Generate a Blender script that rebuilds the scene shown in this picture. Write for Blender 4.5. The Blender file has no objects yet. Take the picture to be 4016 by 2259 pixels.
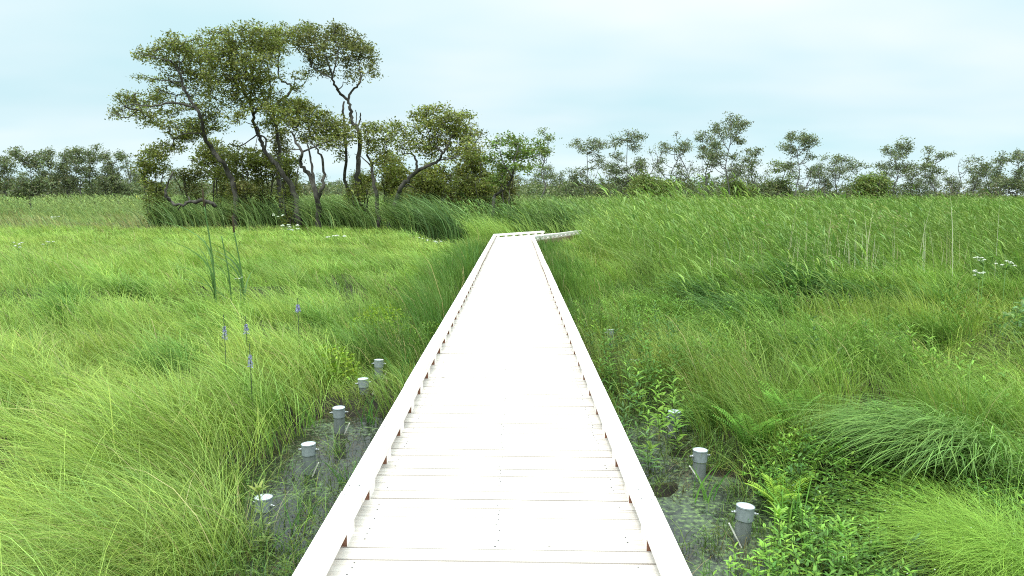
import bpy, math, numpy as np
from math import radians as R, sin, cos, pi
rng = np.random.default_rng(7)
scn = bpy.context.scene
COL = scn.collection

# ------------------------------------------------------------------ camera
F = 2921.0; CX, CY = 2008.0, 1129.5
CAM = np.array([0.095, 0.0, 2.25]); PITCH = math.atan((CY-772)/F); YAW = math.atan((2022-CX)/F)
cam = bpy.data.objects.new('camera', bpy.data.cameras.new('camera')); COL.objects.link(cam)
cam.location = CAM; cam.rotation_euler = (pi/2-PITCH, 0, YAW)
cam.data.sensor_width = 36; cam.data.lens = 36*F/4016; cam.data.clip_end = 3000; cam.data.clip_start = .05
scn.camera = cam
def ray(px, py):
    x, y = (px-CX)/F, -(py-CY)/F
    d = np.array([x, cos(PITCH)+y*sin(PITCH), -sin(PITCH)+y*cos(PITCH)])
    c, s = cos(YAW), sin(YAW)
    return np.array([c*d[0]-s*d[1], s*d[0]+c*d[1], d[2]])
def at_y(px, py, Y): d = ray(px, py); return CAM+d*(Y/d[1])
def at_z(px, py, z): d = ray(px, py); return CAM+d*((z-CAM[2])/d[2])
def c1(x, y): return 400+.6211*x, 50+.6211*y            # tree survey sheets
def c2(x, y): return 1300+.4487*x, 350+.4487*y

# ------------------------------------------------------------------ noise
_T = np.random.default_rng(3).random((8, 256, 256))
def vn(x, y, s, seed=0):
    x = np.asarray(x, float)/s+37.3; y = np.asarray(y, float)/s+91.7
    xi, yi = np.floor(x).astype(int), np.floor(y).astype(int)
    fx, fy = x-xi, y-yi; fx = fx*fx*(3-2*fx); fy = fy*fy*(3-2*fy); T = _T[seed % 8]
    g = lambda a, b: T[a % 256, b % 256]
    return (g(xi, yi)*(1-fx)+g(xi+1, yi)*fx)*(1-fy)+(g(xi, yi+1)*(1-fx)+g(xi+1, yi+1)*fx)*fy
def fb(x, y, s, seed=0): return .6*vn(x, y, s, seed)+.27*vn(x, y, s*.45, seed+1)+.13*vn(x, y, s*.2, seed+2)
def ss(a, b, x): t = np.clip((x-a)/(b-a), 0, 1); return t*t*(3-2*t)

# ------------------------------------------------------------------ mesh soup
class Soup:
    def __init__(s): s.V = []; s.Fi = []; s.Ft = []; s.C = []; s.M = []; s.S = []; s.n = 0
    def add(s, V, faces, col=(.5, .5, .5), mat=0, smooth=False):
        V = np.asarray(V, float).reshape(-1, 3); s.V.append(V)
        col = np.asarray(col, float)
        s.C.append(np.broadcast_to(col, (len(V), 3)) if col.ndim == 1 else col.reshape(-1, 3))
        for Fa in faces:
            Fa = np.asarray(Fa); 
            if len(Fa) == 0: continue
            s.Fi.append((Fa+s.n).ravel()); s.Ft.append(np.full(len(Fa), Fa.shape[1]))
            s.M.append(np.full(len(Fa), mat)); s.S.append(np.full(len(Fa), smooth))
        s.n += len(V)
    def build(s, name, mats, parent=None, origin=None):
        V = np.concatenate(s.V); o3 = np.zeros(3)
        if origin is not None: o3 = np.asarray(origin, float); V = V-o3
        Fi = np.concatenate(s.Fi); Ft = np.concatenate(s.Ft)
        me = bpy.data.meshes.new(name)
        me.vertices.add(len(V)); me.vertices.foreach_set('co', V.astype(np.float32).ravel())
        me.loops.add(len(Fi)); me.loops.foreach_set('vertex_index', Fi.astype(np.int32))
        me.polygons.add(len(Ft)); st = np.concatenate([[0], np.cumsum(Ft)[:-1]])
        me.polygons.foreach_set('loop_start', st.astype(np.int32))
        me.polygons.foreach_set('material_index', np.concatenate(s.M).astype(np.int32))
        me.polygons.foreach_set('use_smooth', np.concatenate(s.S).astype(bool))
        at = me.attributes.new('tint', 'FLOAT_COLOR', 'POINT')
        C = np.ones((len(V), 4), np.float32); C[:, :3] = np.concatenate(s.C); at.data.foreach_set('color', C.ravel())
        me.update(calc_edges=True)
        for m in (mats if isinstance(mats, (list, tuple)) else [mats]): me.materials.append(m)
        ob = bpy.data.objects.new(name, me); COL.objects.link(ob)
        if parent is not None: ob.parent = parent
        elif origin is not None: ob.location = o3
        return ob
def tag(o, label=None, cat=None, group=None, kind=None):
    if label: o['label'] = label
    if cat: o['category'] = cat
    if group: o['group'] = group
    if kind: o['kind'] = kind
    return o
def empty(name, loc, label, cat, group=None):
    o = bpy.data.objects.new(name, None); COL.objects.link(o); o.location = [float(v) for v in loc]
    return tag(o, label, cat, group)
def copy_tree(o, parent=None):
    c = o.copy(); COL.objects.link(c); c.parent = parent
    for ch in list(o.children): copy_tree(ch, c)
    return c

PROF_GRASS = lambda t: (1-t)**.6*(.75+.5*t)
PROF_LEAF = lambda t: np.sin(pi*np.clip(t, .04, 1)**.75)+.05
def blades(sp, P, H, W, D, L, col, k=4, a=.35, az=None, prof=PROF_GRASS, mat=0, pw=1.8):
    """N curved blades. P base, H length up, W width, D 2-d lean direction, L tip displacement / H, a droop."""
    P = np.asarray(P, float).reshape(-1, 3); N = len(P)
    if N == 0: return
    H = np.broadcast_to(H, N); W = np.broadcast_to(W, N); L = np.broadcast_to(L, N); a = np.broadcast_to(a, N)
    D = np.broadcast_to(D, (N, 2))
    if az is None: az = rng.random(N)*2*pi
    S = np.stack([np.cos(az), np.sin(az), np.zeros(N)], 1)
    t = np.arange(k+1)/k
    h = H[:, None]*L[:, None]*t[None]**pw
    z = H[:, None]*(t[None]-a[:, None]*t[None]**2.6)
    C = np.stack([P[:, 0, None]+h*D[:, 0, None], P[:, 1, None]+h*D[:, 1, None], P[:, 2, None]+z], 2)
    w = .5*W[:, None]*prof(t)[None]
    A = C-S[:, None]*w[..., None]; B = C+S[:, None]*w[..., None]
    V = np.empty((N, 2*k+1, 3)); V[:, 0:2*k:2] = A[:, :k]; V[:, 1:2*k:2] = B[:, :k]; V[:, 2*k] = C[:, k]
    base = (np.arange(N)*(2*k+1))[:, None, None]
    q = np.array([[2*i, 2*i+1, 2*i+3, 2*i+2] for i in range(k-1)]).reshape(1, -1, 4)
    tr = np.array([[2*k-2, 2*k-1, 2*k]])[None]
    col = np.asarray(col, float)
    if col.ndim == 2: col = np.repeat(col, 2*k+1, axis=0)
    sp.add(V.reshape(-1, 3), [(q+base).reshape(-1, 4), (tr+base).reshape(-1, 3)], col, mat)
def leaves(sp, P, size, col, asp=.5, droop=.3, mat=0):
    """diamond leaves with a slight fold"""
    N = len(P); size = np.broadcast_to(size, N)
    u = rng.normal(size=(N, 3)); u[:, 2] = u[:, 2]*.6-droop; u /= np.linalg.norm(u, axis=1)[:, None]
    v = np.cross(u, rng.normal(size=(N, 3))); v /= np.linalg.norm(v, axis=1)[:, None]+1e-9
    l = size[:, None]*.5
    V = np.stack([P-u*l, P+v*l*asp-u*l*.1, P+u*l, P-v*l*asp-u*l*.1], 1)
    col = np.asarray(col, float)
    if col.ndim == 2: col = np.repeat(col, 4, axis=0)
    sp.add(V.reshape(-1, 3), [np.arange(N*4).reshape(-1, 4)], col, mat)
def prisms(sp, A, B, ra, rb, col, n=4, mat=0):
    A = np.asarray(A, float); B = np.asarray(B, float); N = len(A)
    if N == 0: return
    d = B-A; d /= np.linalg.norm(d, axis=1)[:, None]+1e-9
    r = np.where(np.abs(d[:, 2:3]) > .9, [[1., 0, 0]], [[0, 0, 1.]])
    u = np.cross(d, r); u /= np.linalg.norm(u, axis=1)[:, None]+1e-9; v = np.cross(d, u)
    ang = np.arange(n)*2*pi/n
    ring = u[:, None]*np.cos(ang)[None, :, None]+v[:, None]*np.sin(ang)[None, :, None]
    V = np.concatenate([A[:, None]+ring*np.asarray(ra)[:, None, None], B[:, None]+ring*np.asarray(rb)[:, None, None]], 1)
    q = np.array([[i, (i+1) % n, n+(i+1) % n, n+i] for i in range(n)])[None]
    sp.add(V.reshape(-1, 3), [(q+(np.arange(N)*2*n)[:, None, None]).reshape(-1, 4)], col, mat, True)
def catmull(P, m=6):
    P = np.asarray(P, float)
    if len(P) < 3: return np.array([P[0]+(P[1]-P[0])*t for t in np.linspace(0, 1, m+1)])
    Q = np.vstack([2*P[0]-P[1], P, 2*P[-1]-P[-2]]); out = []
    for i in range(1, len(Q)-2):
        for t in np.arange(m)/m:
            a, b, c, d = Q[i-1:i+3]
            out.append(.5*((2*b)+(-a+c)*t+(2*a-5*b+4*c-d)*t*t+(-a+3*b-3*c+d)*t**3))
    out.append(P[-1]); return np.array(out)
def tube(sp, P, Rr, col, n=7, mat=0, rough=0., cap=True):
    P = np.asarray(P, float); Rr = np.broadcast_to(Rr, len(P)); T = np.gradient(P, axis=0)
    T /= np.linalg.norm(T, axis=1)[:, None]+1e-9
    u = np.cross(T[0], [0.3, 1, .2]); u /= np.linalg.norm(u); V = []
    for i in range(len(P)):
        u = u-T[i]*np.dot(u, T[i]); u /= np.linalg.norm(u); v = np.cross(T[i], u)
        ang = np.arange(n)*2*pi/n
        rr = Rr[i]*(1+rough*rng.normal(size=n))
        V.append(P[i]+u[None]*(np.cos(ang)*rr)[:, None]+v[None]*(np.sin(ang)*rr)[:, None])
    q = [[i*n+j, i*n+(j+1) % n, (i+1)*n+(j+1) % n, (i+1)*n+j] for i in range(len(P)-1) for j in range(n)]
    fs = [q]
    if cap: fs.append([list(range(n))[::-1], [(len(P)-1)*n+j for j in range(n)]])
    sp.add(np.concatenate(V), fs, col, mat, True)
BOXF = np.array([[0, 3, 2, 1], [4, 5, 6, 7], [0, 1, 5, 4], [1, 2, 6, 5], [2, 3, 7, 6], [3, 0, 4, 7]])
def hexa(sp, b4, z0, z1, col=(.5, .5, .5), mat=0, bev=0.):
    """box over the quad b4 (ccw, xy) from z0 to z1"""
    b = np.asarray(b4, float)
    if bev:
        c = b.mean(0); e = b+(c-b)/np.linalg.norm(c-b, axis=1)[:, None]*bev*1.4
        V = [(*p, z0) for p in b]+[(*p, z1-bev) for p in b]+[(*p, z1) for p in e]
        f = [[0, 3, 2, 1], [8, 9, 10, 11]]+[[i, (i+1) % 4, 4+(i+1) % 4, 4+i] for i in range(4)]+[[4+i, 4+(i+1) % 4, 8+(i+1) % 4, 8+i] for i in range(4)]
        sp.add(V, [f], col, mat); return
    sp.add([(*p, z0) for p in b]+[(*p, z1) for p in b], [BOXF], col, mat)

# ------------------------------------------------------------------ materials
def mat(name):
    m = bpy.data.materials.new(name); m.use_nodes = True; nt = m.node_tree; nt.nodes.clear()
    out = nt.nodes.new('ShaderNodeOutputMaterial'); return m, nt, out
def nd(nt, t, **k):
    n = nt.nodes.new(t)
    for a, b in k.items(): setattr(n, a, b)
    return n
def veg(name, trans=.35, gloss=.03, rough=.45):
    m, nt, out = mat(name); L = nt.links.new
    at = nd(nt, 'ShaderNodeAttribute', attribute_name='tint')
    df = nd(nt, 'ShaderNodeBsdfDiffuse'); tr = nd(nt, 'ShaderNodeBsdfTranslucent'); gl = nd(nt, 'ShaderNodeBsdfGlossy')
    gl.inputs['Roughness'].default_value = rough
    br = nd(nt, 'ShaderNodeMixRGB', blend_type='MULTIPLY'); br.inputs[0].default_value = 1; br.inputs[2].default_value = (.9, 1.1, .68, 1)
    L(at.outputs['Color'], df.inputs['Color']); L(at.outputs['Color'], br.inputs[1]); L(br.outputs[0], tr.inputs['Color'])
    mx = nd(nt, 'ShaderNodeMixShader'); mx.inputs[0].default_value = trans
    L(df.outputs[0], mx.inputs[1]); L(tr.outputs[0], mx.inputs[2])
    m2 = nd(nt, 'ShaderNodeMixShader'); m2.inputs[0].default_value = gloss
    L(mx.outputs[0], m2.inputs[1]); L(gl.outputs[0], m2.inputs[2]); L(m2.outputs[0], out.inputs[0])
    return m
def prin(nt, **k):
    p = nd(nt, 'ShaderNodeBsdfPrincipled')
    for a, b in k.items(): p.inputs[a.replace('_', ' ')].default_value = b
    return p
def noise(nt, scale, detail=4, coord='Object', stretch=None, rough=.55):
    tc = nd(nt, 'ShaderNodeTexCoord'); n = nd(nt, 'ShaderNodeTexNoise'); n.inputs['Scale'].default_value = scale
    n.inputs['Detail'].default_value = detail; n.inputs['Roughness'].default_value = rough
    if stretch:
        mp = nd(nt, 'ShaderNodeMapping'); mp.inputs['Scale'].default_value = stretch
        nt.links.new(tc.outputs[coord], mp.inputs[0]); nt.links.new(mp.outputs[0], n.inputs['Vector'])
    else: nt.links.new(tc.outputs[coord], n.inputs['Vector'])
    return n
def ramp(nt, src, stops):
    r = nd(nt, 'ShaderNodeValToRGB'); el = r.color_ramp.elements
    while len(el) < len(stops): el.new(.5)
    for e, (p, c) in zip(el, stops): e.position = p; e.color = (*c, 1)
    nt.links.new(src, r.inputs[0]); return r
def tinted_noise(name, scale, lo, hi, rough=.8, stretch=None, bump=0., detail=5, spec=.3, metal=0.):
    m, nt, out = mat(name); L = nt.links.new
    n = noise(nt, scale, detail, stretch=stretch); r = ramp(nt, n.outputs['Fac'], [(.3, lo), (.7, hi)])
    p = prin(nt, Roughness=rough, Metallic=metal); p.inputs['Specular IOR Level'].default_value = spec
    L(r.outputs[0], p.inputs['Base Color'])
    if bump:
        b = nd(nt, 'ShaderNodeBump'); b.inputs['Strength'].default_value = bump; b.inputs['Distance'].default_value = .02
        L(n.outputs['Fac'], b.inputs['Height']); L(b.outputs[0], p.inputs['Normal'])
    L(p.outputs[0], out.inputs[0]); return m
M_GRASS = veg('grass_blades', .24, .02, .45)
M_LEAF = veg('tree_leaves', .3, .03, .5)
M_HERB = veg('herb_leaves', .32, .02, .45)
M_BARK = tinted_noise('alder_bark', 5, (.03, .025, .02), (.125, .11, .092), .95, (1, 1, .5), .6)
M_FARBARK = tinted_noise('far_bark', 2, (.07, .06, .05), (.2, .185, .17), .95)
def bloom(name, c):
    return tinted_noise(name, 60, tuple(v*.75 for v in c), c, .7)
M_PURPLE = bloom('purple_petals', (.36, .34, .58)); M_WHITE = bloom('white_petals', (.85, .87, .72))
M_SPIKE = bloom('brown_seed_spike', (.065, .045, .02))
M_PIPE = tinted_noise('galvanised_pipe', 14, (.15, .165, .155), (.3, .32, .31), .6, (1, 1, .25), .1, metal=.2)
M_COLLAR = tinted_noise('white_collar', 20, (.22, .245, .25), (.34, .37, .38), .45)
M_LID = tinted_noise('white_lid', 25, (.5, .54, .56), (.66, .7, .72), .4)
M_BOLT = tinted_noise('bolt_steel', 40, (.35, .35, .35), (.6, .6, .6), .4, metal=.6)
M_STICK = tinted_noise('pale_brace', 20, (.4, .38, .33), (.65, .62, .55), .8)

def wood(name, base, dark, grain_axis, knots=True):
    """bleached boards: long grain, knots, tint attribute = each board's own tone"""
    m, nt, out = mat(name); L = nt.links.new
    st = (1.2, 40, 40) if grain_axis == 'X' else (40, 1.2, 40)
    g = noise(nt, 1.0, 6, stretch=st); r = ramp(nt, g.outputs['Fac'], [(.25, dark), (.6, base)])
    at = nd(nt, 'ShaderNodeAttribute', attribute_name='tint')
    mu = nd(nt, 'ShaderNodeMixRGB', blend_type='MULTIPLY'); mu.inputs[0].default_value = 1
    L(r.outputs[0], mu.inputs[1]); L(at.outputs['Color'], mu.inputs[2]); last = mu.outputs[0]
    if knots:
        tc = nd(nt, 'ShaderNodeTexCoord'); mp = nd(nt, 'ShaderNodeMapping')
        mp.inputs['Scale'].default_value = (4.2, 9, 1) if grain_axis == 'X' else (9, 4.2, 1)
        vo = nd(nt, 'ShaderNodeTexVoronoi'); vo.inputs['Scale'].default_value = .9
        L(tc.outputs['Object'], mp.inputs[0]); L(mp.outputs[0], vo.inputs['Vector'])
        k1 = nd(nt, 'ShaderNodeSeparateColor'); L(vo.outputs['Color'], k1.inputs[0])
        lt = nd(nt, 'ShaderNodeMath', operation='LESS_THAN'); L(vo.outputs['Distance'], lt.inputs[0])
        sz = nd(nt, 'ShaderNodeMath', operation='MULTIPLY_ADD'); L(k1.outputs[1], sz.inputs[0]); sz.inputs[1].default_value = .07; sz.inputs[2].default_value = .02
        L(sz.outputs[0], lt.inputs[1])
        gt = nd(nt, 'ShaderNodeMath', operation='GREATER_THAN'); L(k1.outputs[0], gt.inputs[0]); gt.inputs[1].default_value = .72
        an = nd(nt, 'ShaderNodeMath', operation='MULTIPLY'); L(lt.outputs[0], an.inputs[0]); L(gt.outputs[0], an.inputs[1])
        kn = nd(nt, 'ShaderNodeMixRGB'); L(an.outputs[0], kn.inputs[0]); L(last, kn.inputs[1]); kn.inputs[2].default_value = (.1, .08, .07, 1); last = kn.outputs[0]
    p = prin(nt, Roughness=.75); p.inputs['Specular IOR Level'].default_value = .25
    L(last, p.inputs['Base Color'])
    b = nd(nt, 'ShaderNodeBump'); b.inputs['Strength'].default_value = .2; b.inputs['Distance'].default_value = .004
    L(g.outputs['Fac'], b.inputs['Height']); L(b.outputs[0], p.inputs['Normal'])
    L(p.outputs[0], out.inputs[0]); return m
M_DECK = wood('pale_deck_boards', (.67, .60, .56), (.5, .42, .37), 'X')
M_RAIL = wood('pale_rail_timber', (.88, .80, .75), (.78, .68, .62), 'Y', False)
M_BLOCK = tinted_noise('shaded_brown_end_grain', 30, (.2, .09, .055), (.3, .145, .095), .9, bump=.3)  # brown end grain, its colour also darkened for the shade under the rail
M_JOIST = tinted_noise('understructure_timber', 8, (.2, .12, .085), (.33, .21, .15), .85)
M_SCREW = tinted_noise('screw_heads', 50, (.05, .05, .055), (.12, .12, .13), .5, metal=.5)

# ------------------------------------------------------------------ ground and water
def channel(x, y):
    """1 inside the open wet strip beside the boardwalk"""
    wob = .35*(fb(x, y, 1.3, 4)-.5)
    l = ss(-2.3, -1.9, x+wob-.45*(1-ss(4.3, 5.6, y)))*(1-ss(-.7, -.3, x))*(1-ss(6.7, 7.9, y+2*wob))
    r = ss(.3, .7, x)*(1-ss(1.75, 2.1, x-wob))*(1-ss(7.0, 8.3, y+2*wob))*ss(2.9, 4.5, y-(x-1.2)*.8+wob)
    mid = (1-ss(.8, 1.0, np.abs(x)))
    return np.clip(np.maximum(np.maximum(l, r), mid), 0, 1)
def gz(x, y):
    x = np.asarray(x, float); y = np.asarray(y, float)
    near = 1-ss(14, 30, y)
    hum = (.04+.34*ss(.38, .68, fb(x*.8+y*.35, y, 1.5, 1))*near+.05*(fb(x, y, .6, 5)-.4)*near)
    hum = hum*(.18+.82*ss(1.9, 3.3, np.abs(x)))
    c = channel(x, y)
    mud = -.088+.084*ss(.42, .7, fb(x, y, 1.0, 2))
    return hum*(1-c)+mud*c
gx = np.concatenate([-np.geomspace(700, 6.2, 34), np.linspace(-6, 6, 161), np.geomspace(6.2, 700, 34)])
gy = np.concatenate([np.linspace(-60, -8, 12), np.linspace(-7, 14, 260), np.geomspace(14.3, 1500, 60)])
XX, YY = np.meshgrid(gx, gy); ZZ = gz(XX, YY)+np.where((np.abs(XX) < 7) & (YY < 14), .075*(fb(XX, YY, .45, 6)-.5), 0)
sp = Soup(); nx = len(gx); idx = np.arange(XX.size).reshape(XX.shape)
sp.add(np.stack([XX, YY, ZZ], 2).reshape(-1, 3), [np.stack([idx[:-1, :-1], idx[:-1, 1:], idx[1:, 1:], idx[1:, :-1]], 2).reshape(-1, 4)], smooth=True)
m, nt, out = mat('peat_ground'); L = nt.links.new
n = noise(nt, 3.5, 8); r = ramp(nt, n.outputs['Fac'], [(.3, (.012, .010, .008)), (.5, (.032, .027, .02)), (.62, (.04, .05, .018)), (.8, (.09, .11, .035))])
p = prin(nt, Roughness=.9); p.inputs['Specular IOR Level'].default_value = .08; L(r.outputs[0], p.inputs['Base Color'])
b = nd(nt, 'ShaderNodeBump'); b.inputs['Strength'].default_value = .7; b.inputs['Distance'].default_value = .03
n2 = noise(nt, 22, 6); L(n2.outputs['Fac'], b.inputs['Height']); L(b.outputs[0], p.inputs['Normal']); L(p.outputs[0], out.inputs[0])
g = sp.build('ground', m); tag(g, kind='structure')
sp = Soup(); wx = np.linspace(-3.2, 3.2, 60); wy = np.linspace(-3, 11, 120); WX, WY = np.meshgrid(wx, wy); idx = np.arange(WX.size).reshape(WX.shape)
sp.add(np.stack([WX, WY, 0*WX], 2).reshape(-1, 3), [np.stack([idx[:-1, :-1], idx[:-1, 1:], idx[1:, 1:], idx[1:, :-1]], 2).reshape(-1, 4)], smooth=True)
m, nt, out = mat('marsh_water'); L = nt.links.new
pw = prin(nt, Roughness=.06, IOR=1.33); pw.inputs['Base Color'].default_value = (.02, .022, .016, 1)
ps = prin(nt, Roughness=.55); ns = noise(nt, 26, 6)
rs = ramp(nt, ns.outputs['Fac'], [(.3, (.035, .045, .03)), (.5, (.07, .09, .05)), (.6, (.13, .19, .06)), (.74, (.25, .33, .1))]); L(rs.outputs[0], ps.inputs['Base Color'])
n1 = noise(nt, 1.6, 3); n3 = noise(nt, 13, 8, rough=.7)
ad = nd(nt, 'ShaderNodeMath', operation='ADD'); L(n1.outputs['Fac'], ad.inputs[0]); L(n3.outputs['Fac'], ad.inputs[1])
tcx = nd(nt, 'ShaderNodeTexCoord'); sxx = nd(nt, 'ShaderNodeSeparateXYZ'); L(tcx.outputs['Object'], sxx.inputs[0]); ax = nd(nt, 'ShaderNodeMapRange'); ax.inputs['From Min'].default_value = -1; ax.inputs['From Max'].default_value = 1; ax.inputs['To Min'].default_value = -.10; ax.inputs['To Max'].default_value = .02; L(sxx.outputs['X'], ax.inputs['Value']); ad2 = nd(nt, 'ShaderNodeMath', operation='ADD'); L(ad.outputs[0], ad2.inputs[0]); L(ax.outputs[0], ad2.inputs[1]); ad = ad2
mr = nd(nt, 'ShaderNodeMapRange'); mr.inputs['From Min'].default_value = .93; mr.inputs['From Max'].default_value = 1.1; L(ad.outputs[0], mr.inputs['Value'])
ms = nd(nt, 'ShaderNodeMixShader'); L(mr.outputs[0], ms.inputs[0]); L(pw.outputs[0], ms.inputs[1]); L(ps.outputs[0], ms.inputs[2])
b = nd(nt, 'ShaderNodeBump'); b.inputs['Strength'].default_value = .25; b.inputs['Distance'].default_value = .01; nb = noise(nt, 9, 3)
L(nb.outputs['Fac'], b.inputs['Height']); L(b.outputs[0], pw.inputs['Normal']); L(ms.outputs[0], out.inputs[0])
w = sp.build('water', m); tag(w, kind='structure')

# ------------------------------------------------------------------ boardwalk
ZD, ZC, HW, SK = .55, .69, .83, -.027
B0 = at_z(1932, 919, ZC)[:2]; B1 = at_z(2132, 905.5, ZC)[:2]; N0 = at_z(2096, 928, ZC)[:2]; N1 = at_z(2245, 907.5, ZC)[:2]
B0[0] = -HW; N0[0] = HW
print('corner', B0, B1, N0, N1)
root = empty('boardwalk', (0, 0, 0), 'bleached timber boardwalk running straight away through the marsh', 'boardwalk')
def bline(y): return B0[0]+(y-B0[1])*(B1[0]-B0[0])/(B1[1]-B0[1])
def nline(y): return N0[0]+(y-N0[1])*(N1[0]-N0[0])/(N1[1]-N0[1])
sp = Soup(); y = -6.0; PIT = .1195; HWd = HW-.015
Yend = B1[1]+1.2; scr = []
while y < Yend:
    y0, y1 = y+rng.normal()*.001, y+PIT-(.004, .011, .006, .013)[rng.integers(4)]+rng.normal()*.001; tone = 1+.07*rng.normal()
    def xl(v): return -HWd if v < B0[1] else bline(v)
    def xr(v): return HWd if v < N0[1] else nline(v)
    q = [(xl(y0), y0), (xr(y0), y0), (xr(y1), y1), (xl(y1), y1)]
    q = [(a, c+SK*a) for a, c in q]
    zt = ZD+rng.normal()*.0012
    hexa(sp, q, zt-.038, zt, np.array([1, .985, .965])*tone, 0, .003)
    if y < 16 and rng.random() < .8:
        for xs in (-.66, 0, .66):
            for dy in (.03, .085):
                if rng.random() < .25: continue
                px = xs+rng.normal()*.006; scr.append((px, y+dy+SK*px+rng.normal()*.003, zt))
    y += PIT
ang = np.arange(6)*pi/3
for (a, c, z) in scr:
    rr = .005
    sp.add([(a+rr*cos(t), c+rr*sin(t), z+.0015) for t in ang], [[list(range(6))]], (.5,)*3, 1)
deck = sp.build('deck', [M_DECK, M_SCREW], root)
nblock = 0; RW = .105; JP = 2.27; BP = JP/4
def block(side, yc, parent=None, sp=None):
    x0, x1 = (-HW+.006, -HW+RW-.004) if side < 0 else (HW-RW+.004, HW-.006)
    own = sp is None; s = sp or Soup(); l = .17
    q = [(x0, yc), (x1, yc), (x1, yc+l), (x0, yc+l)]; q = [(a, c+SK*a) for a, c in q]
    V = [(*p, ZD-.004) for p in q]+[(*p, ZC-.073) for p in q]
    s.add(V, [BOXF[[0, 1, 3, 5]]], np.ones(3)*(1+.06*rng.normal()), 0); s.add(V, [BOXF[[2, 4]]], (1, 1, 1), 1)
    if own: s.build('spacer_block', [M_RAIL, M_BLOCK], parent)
far = Soup()
for side in (-1, 1):
    yj = 3.79-JP*4; end = (B0[1] if side < 0 else N0[1])
    kk = 0
    while yj < end-.3:
        y1 = min(yj+JP, end)
        x0, x1 = (-HW, -HW+RW) if side < 0 else (HW-RW, HW)
        j = rng.normal()*.0025
        q = [(x0+j, yj+.006), (x1+j, yj+.006), (x1+j, y1-.006), (x0+j, y1-.006)]; q = [(a, c+SK*a) for a, c in q]
        s = Soup(); hexa(s, q, ZC-.072, ZC+rng.normal()*.0015, np.ones(3)*(1+.05*rng.normal()), 0, .004)
        for dy in (.06, JP-.06, JP/2):
            if yj+dy < y1 and yj < 16:
                for dx in (.028, .077):
                    a, c = x0+dx+rng.normal()*.003, yj+dy+rng.normal()*.008; s.add([(a+.0055*cos(t), c+SK*a+.0055*sin(t), ZC+.004) for t in ang], [[list(range(6))]], (.5,)*3, 1)
        rail = s.build('curb_rail', [M_RAIL, M_SCREW], root)
        for b_ in range(4):
            yc = yj+.22+b_*BP+ (.0 if side < 0 else .0)
            if yc+.17 > y1: break
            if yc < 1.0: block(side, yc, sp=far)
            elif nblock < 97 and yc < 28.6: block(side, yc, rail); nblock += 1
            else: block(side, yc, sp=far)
        yj += JP
# the turned section beyond the corner
def railseg(P, Q, parent, blocks=True):
    P, Q = np.asarray(P), np.asarray(Q); d = (Q-P)/np.linalg.norm(Q-P); nn = np.array([-d[1], d[0]])
    s = Soup(); hexa(s, [P-nn*.052, Q-nn*.052, Q+nn*.052, P+nn*.052], ZC-.082, ZC+.004, (1, 1, 1), 0, .004)
    s.build('curb_rail', [M_RAIL, M_SCREW], parent)
    t = .15; Ln = np.linalg.norm(Q-P)
    while t < Ln-.2:
        a, b_ = P+d*t, P+d*(t+.17)
        V = [(*v, zz) for zz in (ZD-.004, ZC-.0825) for v in (a-nn*.047, b_-nn*.047, b_+nn*.047, a+nn*.047)]
        far.add(V, [BOXF], (1, 1, 1), 0); t += BP
railseg(B0+np.array([.02, .10]), B1, root); railseg(N0+np.array([-.03, .06]), N0+(N1-N0)*1.25, root)
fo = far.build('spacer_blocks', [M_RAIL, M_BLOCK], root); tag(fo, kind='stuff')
s = Soup()
for xs in (-.62, 0, .62): hexa(s, [(xs-.05, -5.9), (xs+.05, -5.9), (xs+.05, N0[1]), (xs-.05, N0[1])], ZD-.2, ZD-.042)
for (P, Q) in ((B0, B1), (N0, N1)):
    d = (Q-P)/np.linalg.norm(Q-P); nn = np.array([-d[1], d[0]])
    hexa(s, [P-nn*.05, Q-nn*.05, Q+nn*.05, P+nn*.05], ZD-.24, ZD-.042)
s.build('stringer', M_JOIST, root)
yy = -4.0
while yy < 31:
    s = Soup(); hexa(s, [(-.8, yy), (.8, yy), (.8, yy+.1), (-.8, yy+.1)], ZD-.32, ZD-.204)
    for xs in (-.55, .55): hexa(s, [(xs-.05, yy+.002), (xs+.05, yy+.002), (xs+.05, yy+.098), (xs-.05, yy+.098)], -.4, ZD-.322)
    s.build('crossbeam', M_JOIST, root); yy += 2.18

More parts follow.
